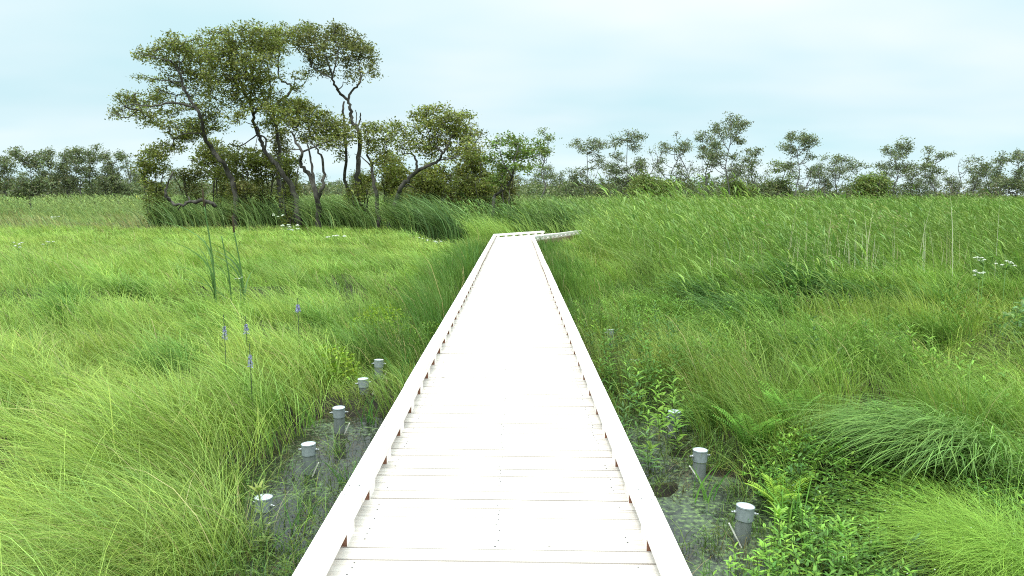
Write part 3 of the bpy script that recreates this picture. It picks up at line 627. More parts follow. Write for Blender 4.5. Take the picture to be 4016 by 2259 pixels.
plant('arching_tussock', 4.1, 4.6, 'grey-green drooping tussock at the right border behind the bright one', 'grass tussock', 'distinct grass tussocks', tuss(900, .7, .006, (.2, .34, .07), .9, .25, .5, 7, pi, .9), M_GRASS)
for px, py, Yd, lab in [(3080, 1010, 13.2, 'dark drooping reed tuft, the tallest in the middle of the right marsh'), (2830, 1110, 11.8, 'dark drooping reed tuft nearest the boardwalk in the right marsh'), (3330, 1100, 12.4, 'dark reed tuft right of the tallest one, beneath the pale dry stalks'), (2700, 1060, 13.5, 'small bent reed tuft left of the dark drooping ones')]:
    q = at_y(px, py, Yd); plant('reed_tuft', q[0]+.5, Yd, lab, 'reed tuft', 'drooping reed tufts in the right marsh', tuss(240, 1.55 if 'tallest' in lab else 1.25, .026, (.11, .2, .055), .75, .28, .5, 7, pi+.1, .5), M_GRASS)
def drystalks(n, h, sx=1.):
    def f(s, P):
        an = rng.random(n)*2*pi; PP = np.stack([rng.normal(size=n)*sx, rng.normal(size=n)*.5*sx, np.zeros(n)], 1); H = h*(.7+.4*rng.random(n))
        blades(s, PP, H*(.55+.5*rng.random(n)), .017, np.stack([np.cos(an), np.sin(an)], 1), .02+.12*rng.random(n), var((.58, .53, .36), n, .15), 3, .05)
        m = n//4; a2 = pi+rng.normal(size=m*24)*.5; B = np.repeat(PP[:m]+np.stack([0*H[:m], 0*H[:m], H[:m]*.88], 1), 24, axis=0)+rng.normal(size=(m*24, 3))*np.array([.14, .1, .1])
        blades(s, B, .05, .012, np.stack([np.cos(a2), np.sin(a2)], 1), 2., var((.42, .30, .2), m*24, .15), 2, .5)
    return f
q = at_y(3370, 960, 14.5); plant('dry_reed_stalks', q[0], 14.5, 'pale dry reed stalks with buff plumes standing in the right marsh', 'dry reeds', None, drystalks(64, 2.0), M_GRASS)
q = at_y(2900, 980, 15); plant('dry_reed_stalks', q[0], 15, 'few broken pale reed stalks left of the buff plumes', 'dry reeds', None, drystalks(18, 1.35, .3), M_GRASS)

# cattail plants standing out of the left meadow
def cattail(px, pybase, pytop, Yd, lab, spike, nleaf):
    b = at_y(px, pybase, Yd); zt = at_y(px, pytop, Yd)[2]; o = empty('cattail', (b[0], Yd, 0), lab, 'cattail', 'cattails standing in the left meadow')
    H = zt; s = Soup(); P = catmull([(0, 0, 0), (-.03, 0, H*.5), (-.13, 0, H*.93)], 8); tube(s, P, np.linspace(.016, .011, len(P)), np.array((.13, .24, .07)), 5); s.build('stem', M_GRASS, o)
    if spike:
        s = Soup(); T = np.array([-.13, 0, H*.93]); d = np.array([-.06, 0, 1.]); tube(s, [T-d*.02, T, T+d*.26, T+d*.28], [.008, .016, .015, .006], (1, 1, 1), 10); tube(s, [T+d*.28, T+d*.44], [.006, .003], (1, 1, 1), 5); s.build('seed_spike', M_SPIKE, o)
    for i in range(nleaf):
        s = Soup(); an = pi+rng.normal()*.5; z0 = H*rng.uniform(.1, .55); blades(s, [(-.02, 0, z0)], H*rng.uniform(.45, .62), .045, (cos(an), sin(an)), rng.uniform(.5, 1.3), np.array((.12, .22, .06))*rng.uniform(.7, 1.3), 8, .3, az=np.array([rng.uniform(0, pi)]), pw=2); s.build('leaf', M_GRASS, o)
cattail(845, 1090, 770, 12.5, 'tallest cattail of the left meadow, its leaf tips bent over', True, 9)
cattail(955, 1080, 880, 12.8, 'cattail with an upright dark brown spike right of the tallest one', True, 6)
cattail(905, 1090, 900, 13.2, 'spikeless cattail between the two spiked ones', False, 6)

# flowers
def spike_flower(px, pt, pb, Yd, lab):
    t = at_y(px, pt, Yd); b = at_y(px, pb, Yd); o = empty('purple_spike_flower', (t[0], Yd, 0), lab, 'flower', 'purple flower spikes in the left sedge')
    s = Soup(); tube(s, [(0, 0, 0), (0, 0, t[2])], [.005, .003], np.array((.07, .1, .05)), 5)
    m = 40; z = rng.uniform(b[2]+(t[2]-b[2])*.5, t[2], m); an = rng.random(m)*6.28; blades(s, np.stack([0*z, 0*z, z], 1), .018, .006, np.stack([np.cos(an), np.sin(an)], 1), .8, var((.05, .09, .05), m), 2); s.build('stem', M_HERB, o)
    s = Soup(); n = 170; u = rng.random(n)**.8; zz = b[2]+(t[2]-b[2])*.55*u; r_ = (.012+.02*(1-u))*rng.random(n)**.4*Yd/7; an = rng.random(n)*6.28
    leaves(s, np.stack([r_*np.cos(an), r_*np.sin(an), zz], 1), .011*Yd/7*(.8+.5*rng.random(n)), (1, 1, 1), .8); s.build('blossom', M_PURPLE, o)
spike_flower(877, 1235, 1335, 7.2, 'tallest purple flower spike in the left sedge'); spike_flower(963, 1240, 1310, 7.9, 'small purple flower spike right of the tallest one')
spike_flower(979, 1350, 1440, 6.6, 'purple flower spike closest to the camera'); spike_flower(1167, 1170, 1225, 8.6, 'farthest purple flower spike, nearest to the boardwalk')
def umbel(px, py, Yd, lab, r=.09, n=5):
    q = at_y(px, py, Yd); o = empty('white_umbel_flower', (q[0], Yd, 0), lab, 'flower', 'white umbel flowers in the marsh')
    s = Soup(); tube(s, [(0, 0, 0), (0, 0, q[2]-.08)], [.006, .005], np.array((.17, .3, .08)), 5); H = Soup()
    for i in range(n):
        c = np.array([rng.uniform(-r, r)*1.6, rng.uniform(-r, r), rng.uniform(-r, r)*.6+q[2]]); tube(s, [(0, 0, q[2]-.09), tuple(c)], .004, np.array((.17, .3, .08)), 4)
        m = 34; uu = rng.normal(size=(m, 3)); uu /= np.linalg.norm(uu, axis=1)[:, None]; uu[:, 2] = abs(uu[:, 2])*.5; leaves(H, c+uu*r*.3, r*.2, (1, 1, 1), .9)
    s.build('stem', M_HERB, o); H.build('blossom', M_WHITE, o)
for a in [(1720, 948, 24, 'white umbel flower nearest the left side of the boardwalk bend', .12), (1662, 938, 26, 'small white umbel left of the one by the boardwalk bend', .1), (1318, 922, 30, 'white umbel in the meadow below the twin-trunked tree', .2, 7), (1130, 892, 34, 'pale umbel group at the cattail edge below the leaning trunk', .25, 8), (1085, 845, 40, 'highest white umbel against the cattails left of the trees', .2, 6),
          (70, 960, 20, 'white umbel at the far left edge of the meadow', .12), (185, 952, 21, 'white umbel right of the one at the far left edge', .1), (940, 1088, 12, 'single cream umbel under the left cattails', .05, 3), (215, 852, 33, 'tiny cream umbel in the buff grass at left', .14, 4),
          (3860, 1020, 11, 'upper white flower cluster at the right side', .07, 7), (3842, 1072, 10.6, 'lower white flower cluster at the right side', .07, 7), (3945, 1035, 11.3, 'white flower cluster closest to the right border', .08, 6), (2985, 878, 20, 'lone small white umbel in the reeds right of the boardwalk', .08, 4)]: umbel(*a)

# ------------------------------------------------------------------ trees
OLIVE = np.array([.195, .198, .048]); OLIVE2 = np.array([.275, .295, .06]); OLIVE3 = np.array([.14, .135, .042])
def grow(limbs, blobs, seed_z=0, twig=.0065, jit=.12, mid=True):
    """limbs: (pts, radii) ; returns edges (A,B,ra,rb) joining cluster points to the limbs, and the points"""
    nodes = np.concatenate([l[0] for l in limbs]); nn = len(nodes)
    pts = np.concatenate(blobs) if len(blobs) else np.zeros((0, 3)); N = len(pts)
    d0 = np.array([np.min(((nodes-p)**2).sum(1)) for p in pts]) if N else np.zeros(0)
    order = np.argsort(d0); buf = np.empty((nn+2*N, 3)); buf[:nn] = nodes; m = nn; par = []
    for i in order:
        p = pts[i]; dv = buf[:m]-p; dd = (dv**2).sum(1)+.5*np.maximum(dv[:, 2], 0)**2; k = int(np.argmin(dd)); ln = math.sqrt(dd[k])
        if mid and ln > .35:
            buf[m] = (buf[k]+p)/2+rng.normal(size=3)*jit*ln*.8+np.array([0, 0, -.06*ln]); par.append(k); k = m; m += 1
        buf[m] = p; par.append(k); m += 1
    cnt = np.zeros(m)
    cnt[nn:] = 1
    for i in range(m-1, nn-1, -1): cnt[par[i-nn]] += cnt[i]
    idx = np.arange(nn, m); pr = np.array(par, int)
    r = twig*cnt**.42
    rp = np.where(pr < nn, r[idx]*1.15, r[pr])
    return buf[pr], buf[idx], np.minimum(rp, .09), r[idx], buf[idx]
def blob(c, rx, ry, rz, n):
    u = rng.normal(size=(n, 3)); u /= np.linalg.norm(u, axis=1)[:, None]; u *= rng.random((n, 1))**(1/2.3)
    u[:, 2] += .12; u += rng.normal(size=u.shape)*.06; return np.asarray(c)+u*np.array([rx, ry, rz])
def make_tree(name, label, cat, group, base, limbs, bl, nleaf, lsize, cols, barkm=None, twig=.0065, spread=.2, segs=7, hasleaf=True, lm=None):
    """limbs: list of (pts, r0, r1) world; bl: list of cluster arrays"""
    o = empty(name, (base[0], base[1], 0), label, cat, group); off = np.array([base[0], base[1], 0.])
    sp = Soup(); LL = []
    for pts, r0, r1 in limbs:
        P = catmull(pts, 5)-off; P = P+rng.normal(size=P.shape)*r0*.17; r0 = r0*.74; r1 = r1*.6; rr = np.linspace(1, 0, len(P))**.9*(r0-r1)+r1
        if P[0, 2] < .3: rr[:3] *= [1.35, 1.15, 1.05]
        tube(sp, P, rr, (.5, .5, .5), segs, 0, .07); LL.append((P, rr))
    A, B, ra, rb, tips = grow(LL, [b-off for b in bl], twig=twig)
    prisms(sp, A, B, ra, rb, (.5, .5, .5), 4)
    sp.build('trunk', barkm or M_BARK, o)
    if hasleaf and len(tips):
        s = Soup(); j = np.repeat(np.arange(len(tips)), nleaf); n = len(j)
        P = tips[j]+rng.normal(size=(n, 3))*np.array([spread, spread, spread*.55])
        u = rng.random(len(tips)); c = mix(cols[0], cols[1], u)[j]; c = mix(c, cols[2], (rng.random(n) < .22)*.8)
        leaves(s, P, lsize*(.6+.7*rng.random(n)), var(c, n, .3, .08), .42, .35); s.build('crown', lm or M_LEAF, o)
    return o
def wp(f, pts, Y, wig=.5):
    """survey points -> a limb with real depth"""
    out = []; dy = 0
    for i, (x, y) in enumerate(pts):
        out.append(at_y(*f(x, y), Y+dy)); dy += rng.normal()*wig
    return out
def root_of(P, flare=0): P = list(P); b = P[0].copy(); b[2] = -.15; return [b]+P if P[0][2] > .1 else P
def bb(f, lst, Y, dens=1.):
    out = []; s = (f(1, 0)[0]-f(0, 0)[0])/F*Y
    for (x, y, rx, rz, *k) in lst:
        c = at_y(*f(x, y), Y+rng.normal()*.7); d = k[0] if k else 1.
        a, b_ = rx*s, rz*s; out.append(blob(c, a, max(a, b_)*.8, b_, int(max(8, dens*d*52*a*b_*1.25))))
    return out
COLS = (OLIVE, OLIVE2, OLIVE3); GR = 'leaning wetland trees left of the boardwalk'
def tree(lab, f, Y, limbs, bl, dens=1., nleaf=16, ls=.18, cols=COLS, grp=GR, wig=.5, name='alder_tree', **kw):
    LL = []
    for i, (pts, r0, r1) in enumerate(limbs):
        P = wp(f, pts, Y, wig if i == 0 else wig*1.2)
        if i == 0 or pts[0][1] > 1100 or (len(pts[0]) > 2): P = root_of(P)
        LL.append([P, r0, r1])
    tr = LL[0][0]; P0 = np.array(tr)
    for l in LL[1:]:                                     # join branches to the nearest trunk point
        if l[0][0][2] > .2:
            allp = catmull(P0, 5); k = np.argmin(((allp[:, [0, 2]]-np.array(l[0][0])[[0, 2]])**2).sum(1)); dy = allp[k, 1]-l[0][0][1]
            l[0] = [p+np.array([0, dy, 0]) for p in l[0]]; l[0][0] = allp[k]
    b = LL[0][0][0]
    return make_tree(name, lab, 'tree', grp, b, [tuple(l) for l in LL], bb(f, bl, Y, dens), nleaf, ls, cols, **kw)
tree('wide tree leaning far to the left, leftmost of the tall trees', c1, 47, [
    ([(840, 1150), (800, 1010), (740, 920), (690, 860), (650, 790), (620, 650), (570, 570), (520, 480), (480, 370), (430, 290)], .24, .05),
    ([(620, 650), (520, 590), (400, 610), (290, 600), (210, 610)], .10, .02), ([(560, 560), (580, 490), (560, 380), (560, 250)], .09, .03),
    ([(480, 370), (420, 320), (360, 290)], .05, .02), ([(640, 760), (580, 770), (500, 800)], .07, .025), ([(520, 480), (430, 450), (350, 420)], .05, .02)],
    [(180, 560, 110, 60), (110, 640, 65, 45), (260, 640, 120, 45, .7), (330, 540, 120, 50, .8), (400, 620, 110, 50, .7), (340, 260, 110, 60), (250, 270, 50, 25, .6), (480, 210, 120, 70), (420, 320, 130, 50, .7), (560, 270, 110, 80), (600, 400, 120, 70, .7),
     (470, 430, 110, 55, .7), (270, 430, 90, 35, .5), (620, 730, 170, 75, 1.2), (500, 790, 130, 55), (400, 860, 110, 40), (320, 900, 80, 30), (700, 640, 90, 60, .8), (560, 520, 80, 60, .5), (600, 330, 130, 80, .8), (650, 450, 110, 80, .55), (600, 600, 120, 60, .55), (680, 200, 100, 60, .8), (390, 500, 100, 40, .4), (320, 700, 90, 40, .6), (430, 700, 100, 45, .6)], .92)
tree('tall central tree whose dark curved trunk meets the meadow', c1, 45.5, [
    ([(1235, 1290), (1210, 1130), (1140, 1010), (1040, 890), (1010, 820), (970, 730), (950, 620), (900, 490), (850, 360), (800, 250)], .26, .05),
    ([(970, 730), (900, 700), (820, 670)], .09, .03), ([(950, 620), (1000, 500), (1000, 350), (960, 200)], .1, .03), ([(900, 490), (780, 420), (700, 330)], .07, .025), ([(1010, 830), (965, 780), (910, 757), (860, 790), (790, 832), (730, 812)], .08, .03), ([(870, 760), (880, 830), (860, 880)], .03, .015)],
    [(950, 110, 100, 45), (880, 190, 150, 80), (780, 230, 120, 70), (1020, 190, 120, 80), (700, 290, 110, 70, .8), (820, 340, 150, 80), (960, 320, 140, 90), (780, 430, 120, 70, .8), (900, 460, 130, 80), (1000, 450, 100, 80), (850, 560, 110, 70, .7), (960, 570, 100, 70, .8), (820, 670, 80, 45, .7), (680, 120, 60, 25, .3), (770, 110, 50, 25, .3), (1090, 130, 90, 45, .8), (740, 520, 110, 70, .6), (680, 420, 110, 60, .5), (860, 640, 90, 40, .5), (1060, 620, 100, 60, .6)], .95)
tree('slim tree with a crooked upper stem behind the central tree', c1, 48.5, [
    ([(1125, 1180), (1112, 1030), (1125, 880), (1105, 760), (1085, 650), (1110, 570), (1180, 510), (1195, 460), (1125, 425), (1112, 330), (1130, 220)], .2, .05),
    ([(1195, 490), (1215, 430), (1250, 380)], .06, .02), ([(1085, 650), (1040, 540), (1060, 420)], .07, .025), ([(1105, 760), (1170, 700), (1220, 640)], .07, .025)],
    [(1180, 150, 120, 75), (1080, 230, 110, 80), (1120, 330, 60, 40, .4), (1060, 420, 90, 60, .7), (1080, 560, 100, 60), (1150, 620, 100, 70, 1.1), (1240, 600, 80, 60), (1060, 700, 90, 60), (1220, 480, 60, 30, .4), (1300, 100, 80, 40, .7), (1250, 400, 50, 30, .4)], .95)
tree('twin-trunked tree with pale bark in the middle of the cluster', c1, 44.5, [
    ([(1370, 1280), (1352, 1150), (1312, 1030), (1250, 950), (1262, 880), (1215, 790), (1200, 720)], .25, .06),
    ([(1362, 1200), (1390, 1100), (1402, 1000), (1370, 880), (1310, 810)], .2, .05), ([(1345, 1100), (1335, 980), (1315, 880), (1290, 800)], .13, .04), ([(1370, 880), (1420, 830), (1500, 800)], .08, .03), ([(1262, 880), (1180, 870)], .05, .02)],
    [(1200, 690, 100, 75, 1.1), (1290, 660, 110, 80, 1.1), (1380, 720, 120, 80, 1.2), (1480, 740, 110, 80, 1.2), (1250, 580, 80, 60), (1450, 830, 100, 50), (1560, 780, 70, 60), (1330, 790, 100, 45), (1400, 640, 70, 40, .8)], 1.0)
tree('tall bare-stemmed tree with a spreading dark flat crown', c1, 46.5, [
    ([(1612, 1180), (1612, 1000), (1628, 850), (1620, 740), (1575, 690), (1572, 620), (1550, 555), (1500, 500), (1458, 430), (1440, 340), (1400, 250)], .24, .05),
    ([(1550, 555), (1580, 500), (1630, 450), (1632, 380), (1620, 280)], .11, .035), ([(1500, 500), (1530, 470), (1535, 440)], .05, .02), ([(1458, 430), (1410, 400), (1350, 360)], .06, .02), ([(1458, 430), (1520, 330), (1540, 230)], .07, .03), ([(1620, 740), (1642, 680), (1645, 640)], .08, .05), ([(1635, 690), (1618, 650), (1612, 622)], .05, .035)],
    [(1360, 150, 110, 60), (1260, 190, 90, 60), (1480, 130, 110, 55), (1450, 230, 130, 70), (1560, 190, 100, 70), (1640, 240, 90, 75), (1690, 300, 60, 60), (1700, 370, 50, 50), (1580, 320, 90, 55), (1400, 310, 120, 45, .8), (1310, 270, 90, 45, .8), (1600, 400, 70, 35, .7), (1480, 90, 60, 25), (1330, 100, 60, 30), (1350, 380, 70, 25, .4), (1460, 380, 60, 30, .4)], .95, cols=(OLIVE3*1.05, OLIVE, OLIVE3))
tree('straight narrow leafless stem left of the tall bare-stemmed tree', c1, 46.9, [([(1562, 1170), (1532, 1050), (1545, 900), (1530, 720), (1520, 620), (1530, 560)], .16, .09)], [(1500, 900, 50, 40, .4)], .6)
tree('small tree with a dark trunk between the tall bare-stemmed tree and the boardwalk', c2, 45, [([(405, 1020), (372, 830), (350, 680), (312, 560), (330, 450)], .2, .05), ([(350, 680), (250, 590), (180, 560)], .06, .02), ([(350, 640), (440, 560), (470, 450)], .07, .02)],
    [(400, 520, 120, 90), (350, 430, 90, 70), (380, 340, 90, 60, .8), (470, 330, 90, 55, .8), (300, 330, 60, 50, .5), (500, 420, 90, 60), (450, 620, 110, 50)], 1.1)
tree('rounded tree on a dark trunk leaning to the right', c2, 43.5, [
    ([(520, 1090), (570, 960), (612, 850), (700, 750), (830, 670), (940, 620), (985, 540), (1040, 440)], .24, .06),
    ([(740, 710), (742, 620), (700, 565), (600, 580)], .11, .03), ([(985, 560), (900, 480), (850, 360)], .1, .03), ([(612, 850), (700, 850), (760, 900)], .06, .02), ([(940, 620), (1080, 600), (1160, 560)], .06, .02)],
    [(800, 240, 110, 70), (900, 210, 120, 65), (1040, 230, 130, 80), (1150, 260, 90, 80), (850, 330, 150, 80), (1000, 350, 150, 90), (1140, 370, 120, 80), (900, 450, 150, 80), (1060, 470, 140, 70), (760, 520, 110, 60), (650, 340, 90, 40, .7), (600, 500, 90, 50, .7), (1190, 450, 60, 50), (860, 560, 110, 50, .8), (580, 400, 80, 50, .6), (560, 310, 60, 30, .5), (1210, 400, 80, 90, .8), (1230, 520, 90, 60), (1100, 560, 120, 60, .8), (680, 440, 110, 60, .7)], 1.15, cols=(OLIVE, OLIVE2, OLIVE3))
tree('bright-crowned tree with a thin curved trunk closest to the boardwalk bend', c2, 42, [
    ([(1415, 1000), (1432, 930), (1500, 870), (1570, 800), (1592, 700), (1620, 560), (1640, 480)], .15, .04), ([(1580, 760), (1500, 640), (1470, 520)], .06, .02), ([(1600, 650), (1720, 600), (1830, 580)], .05, .02)],
    [(1450, 470, 100, 55, .8), (1560, 460, 100, 55), (1660, 480, 90, 70), (1600, 580, 130, 80), (1730, 570, 90, 80), (1840, 560, 60, 55, .8), (1810, 480, 25, 40, .7), (1520, 680, 120, 70), (1680, 690, 110, 60), (1400, 600, 90, 60, .8), (1450, 780, 110, 60)], 1.15, cols=(np.array([.14, .19, .04]), np.array([.19, .26, .05]), OLIVE))
tree('grey twiggy tree behind, between the rounded and the bright-crowned trees', c2, 52, [([(1160, 1000), (1162, 860), (1150, 700), (1200, 560), (1290, 420), (1330, 340)], .13, .02), ([(1200, 560), (1250, 480), (1240, 400)], .05, .01), ([(1160, 780), (1080, 680), (1030, 680)], .05, .01)],
    [(1290, 420, 90, 60, .5), (1200, 560, 120, 80, .5), (1150, 740, 130, 80, .8), (1260, 680, 120, 70, .8)], .9, nleaf=9, cols=(OLIVE3*1.3, OLIVE, OLIVE3))
# shrubs
def shrub(lab, f, Y, x, y, rx, ry, cols=COLS, d=1.3):
    c = at_y(*f(x, y), Y); s = (f(1, 0)[0]-f(0, 0)[0])/F*Y; a, b_ = rx*s*1.15, ry*s*1.15; z = max(c[2], b_*.8)
    limbs = []
    for i in range(5):
        t = rng.uniform(-1, 1); limbs.append(([np.array([c[0]+t*.2, Y+rng.normal()*.2, -.1]), np.array([c[0]+t*a*.35, Y+rng.normal()*.4, z*.5]), np.array([c[0]+t*a*.7, Y+rng.normal()*.6, z+rng.uniform(-.1, .5)*b_])], .08, .025))
    return make_tree('alder_shrub', lab, 'shrub', 'shrubs under the leaning trees', (c[0], Y), limbs, [blob((c[0]+rng.normal()*a*.3, Y, z+rng.normal()*b_*.25), a*.75, a*.6, b_*.8, int(d*25*a*b_)) for _ in range(2)]+[blob((c[0]+rng.normal()*.3*a, Y, z*.45), a*.6, a*.5, z*.45, int(d*11*a*z))], 16, .2, cols)
shrub('low spreading shrub at the left foot of the leaning trees, above the fallen log', c1, 48, 290, 960, 125, 95); shrub('small shrub left of the leftmost leaning trunk', c1, 50, 560, 1020, 110, 50, (OLIVE3, OLIVE, OLIVE3))
shrub('olive shrub between the leftmost and the central trunk', c1, 49, 850, 1000, 130, 110); shrub('dark shrub behind the curved central trunk', c1, 50, 1010, 980, 130, 110); shrub('shrub right of the curved central trunk', c1, 47.5, 1180, 980, 90, 80)
shrub('low shrub under the leftmost leaning trunk, over the log', c1, 47.5, 880, 1110, 110, 50, (OLIVE, np.array([.2, .17, .05]), OLIVE3))
shrub('yellowish shrub between the bare-stemmed tree and the small dark-trunked tree', c2, 47, 250, 830, 110, 110, (OLIVE2, np.array([.2, .2, .04]), OLIVE)); shrub('yellow-olive shrub left of the right-leaning trunk', c2, 46.5, 500, 780, 130, 120, (OLIVE2, np.array([.2, .2, .04]), OLIVE))
shrub('broad olive shrub beneath the rounded tree', c2, 46, 740, 880, 150, 130); shrub('yellow-green shrub under the right side of the rounded tree', c2, 45.5, 930, 850, 120, 110, (OLIVE2, np.array([.2, .2, .04]), OLIVE))
shrub('dark shrub below the grey twiggy tree', c2, 45, 1130, 900, 130, 130, (OLIVE3, OLIVE, OLIVE3)); shrub('shrub under the bright-crowned tree', c2, 44.5, 1330, 880, 130, 130); shrub('low shrub behind the thin curved trunk', c2, 48, 1480, 850, 110, 90, (OLIVE3, OLIVE, OLIVE3))
for k_, (x_, y_, rx_, ry_, cc_, lab_) in enumerate([(560, 730, 140, 150, 1, 'tall yellowish shrub filling under the small dark-trunked tree'), (820, 770, 140, 120, 0, 'tall shrub showing below the right-leaning trunk'), (1010, 760, 130, 140, 1, 'golden-olive shrub right of the right-leaning trunk'),
    (1180, 680, 130, 150, 0, 'tall dark shrub in front of the grey twiggy tree'), (1330, 720, 130, 150, 0, 'tall shrub left of the bright-crowned tree'), (1540, 790, 110, 110, 2, 'shrub right behind the thin curved trunk'), (250, 930, 100, 100, 0, 'shrub at the foot of the tall bare-stemmed tree'), (640, 950, 150, 90, 0, 'low dark shrub at the foot of the right-leaning trunk'), (1200, 920, 170, 110, 0, 'low dark shrub behind the cattails near the boardwalk bend')]):
    shrub(lab_, c2, 48.5-.5*k_, x_, y_, rx_, ry_, [COLS, (OLIVE2, np.array([.24, .25, .06]), OLIVE), (OLIVE3, OLIVE, OLIVE3)][cc_])
shrub('big round shrub behind the two leftmost trunks', c1, 52, 720, 930, 150, 120); shrub('shrub between the central tree and the twin-trunked tree', c1, 51, 1130, 880, 90, 110, (OLIVE3, OLIVE, OLIVE3))
# fallen log
sp = Soup(); Yl = 41.0
P = wp(c1, [(395, 1150), (430, 1188), (500, 1212), (560, 1192), (650, 1190), (720, 1215)], Yl, .3); P = catmull(P, 5); P = P+rng.normal(size=P.shape)*.045; tube(sp, P, np.linspace(.05, .1, len(P))*(1+.25*rng.random(len(P))), (.5,)*3, 7, 0, .15)
P2 = wp(c1, [(425, 1185), (402, 1150), (412, 1090), (432, 1040)], Yl, .2); P2 = catmull(P2, 5); P2 = P2+rng.normal(size=P2.shape)*.035; tube(sp, P2, np.linspace(.085, .04, len(P2)), (.5,)*3, 7, 0, .15)
for (x, y, x2, y2) in ((560, 1192, 545, 1160), (500, 1212, 480, 1245), (650, 1190, 655, 1300), (432, 1040, 450, 1000)): tube(sp, [at_y(*c1(x, y), Yl), at_y(*c1(x2, y2), Yl+.2)], [.05, .03], (.5,)*3, 6)
o = sp.build('fallen_branch', M_BARK); tag(o, 'dead crooked branch lying above the grass left of the trees', 'fallen branch')

# ------------------------------------------------------------------ far wood
FARC = (np.array([.15, .175, .08]), np.array([.195, .22, .09]), np.array([.165, .15, .09]))
FARG = (np.array([.16, .20, .055]), np.array([.2, .25, .06]), OLIVE)
def far_tree(name, lab, cat, grp, x, Y, H, w, style='tall', cols=FARC, lean=0., d=1.):
    """style: tall (bare stem, crown on top), full, dead, snag, bush"""
    limbs = []; bl = []; r = .035+H*.011
    if style == 'bush':
        for i in range(5): t = rng.uniform(-1, 1); limbs.append(([np.array([x, Y, -.1]), np.array([x+t*w*.2, Y, H*.35]), np.array([x+t*w*.35, Y+rng.normal(), H*.7])], .1, .04))
        for i in range(5): bl.append(blob((x+rng.uniform(-.3, .3)*w, Y+rng.normal(), H*rng.uniform(.4, .62)), w*.28, w*.25, H*.3, int(34*d)))
        return make_tree(name, lab, cat, grp, (x, Y), limbs, bl, 22, .30, cols, M_FARBARK, .012, .38, 5)
    th = H*(.55 if style in ('tall', 'dead') else .4)
    tr = [np.array([x, Y, -.1]), np.array([x+rng.normal()*.25, Y, H*.2]), np.array([x+lean*H*.15+rng.normal()*.3, Y, H*.4]), np.array([x+lean*H*.3+rng.normal()*.35, Y, th]), np.array([x+lean*H*.4+rng.normal()*.4, Y, H*.8]), np.array([x+lean*H*.5+rng.normal()*.3, Y, H*.97])]
    limbs.append((tr, r, .03)); top = catmull(tr, 5)
    nb = {'tall': 12, 'full': 14, 'dead': 7, 'snag': 2}[style]
    for i in range(nb):
        k = int(rng.uniform(.36 if style != 'full' else .22, .86)*len(top)); p = top[k]; s_ = (-1 if i % 2 else 1)*rng.uniform(.5, 1); up = rng.uniform(.12, .3)*H*(1-.3*(k/len(top)))
        e = p+np.array([s_*w*.45*rng.uniform(.6, 1.05), rng.normal()*w*.25, up*rng.uniform(.5, 1.25)]); e[2] = min(e[2], H*.98); m_ = (p+e)/2+np.array([s_*w*.06, 0, -.06*H*rng.random()])
        limbs.append(([p, m_, e], r*.45, .025))
        if style in ('tall', 'full'): bl.append(blob(e, w*.13+.3, w*.15+.3, w*.07+.28, int(7*d)))
        elif style == 'dead': bl.append(blob(e, w*.2, w*.2, H*.07, 9))
    if style in ('tall', 'full'):
        for k in range(3): bl.append(blob(top[-1-k*2]+rng.normal(size=3)*[w*.2, .5, .4], w*.22, w*.2, w*.14+.2, int(11*d)))
        if style == 'full': bl.append(blob((x, Y, H*.5), w*.4, w*.3, H*.2, int(26*d)))
    return make_tree(name, lab, cat, grp, (x, Y), limbs, bl, (16 if style != 'dead' else 3), .25, cols, M_FARBARK, .017, .3, 5, style != 'snag')
def X3(x): return 2100+.7438*x, None
def from3(x, top, w, Yd): px = 2100+.7438*x; q = at_y(px, 450+.7438*top, Yd); return q[0], q[2], w*.7438/F*Yd
def fromL(x, top, w, Yd): px = .2717*x; q = at_y(px, 580+.2717*top, Yd); return q[0], q[2], w*.2717/F*Yd
GF = 'trees of the far wood on the right'
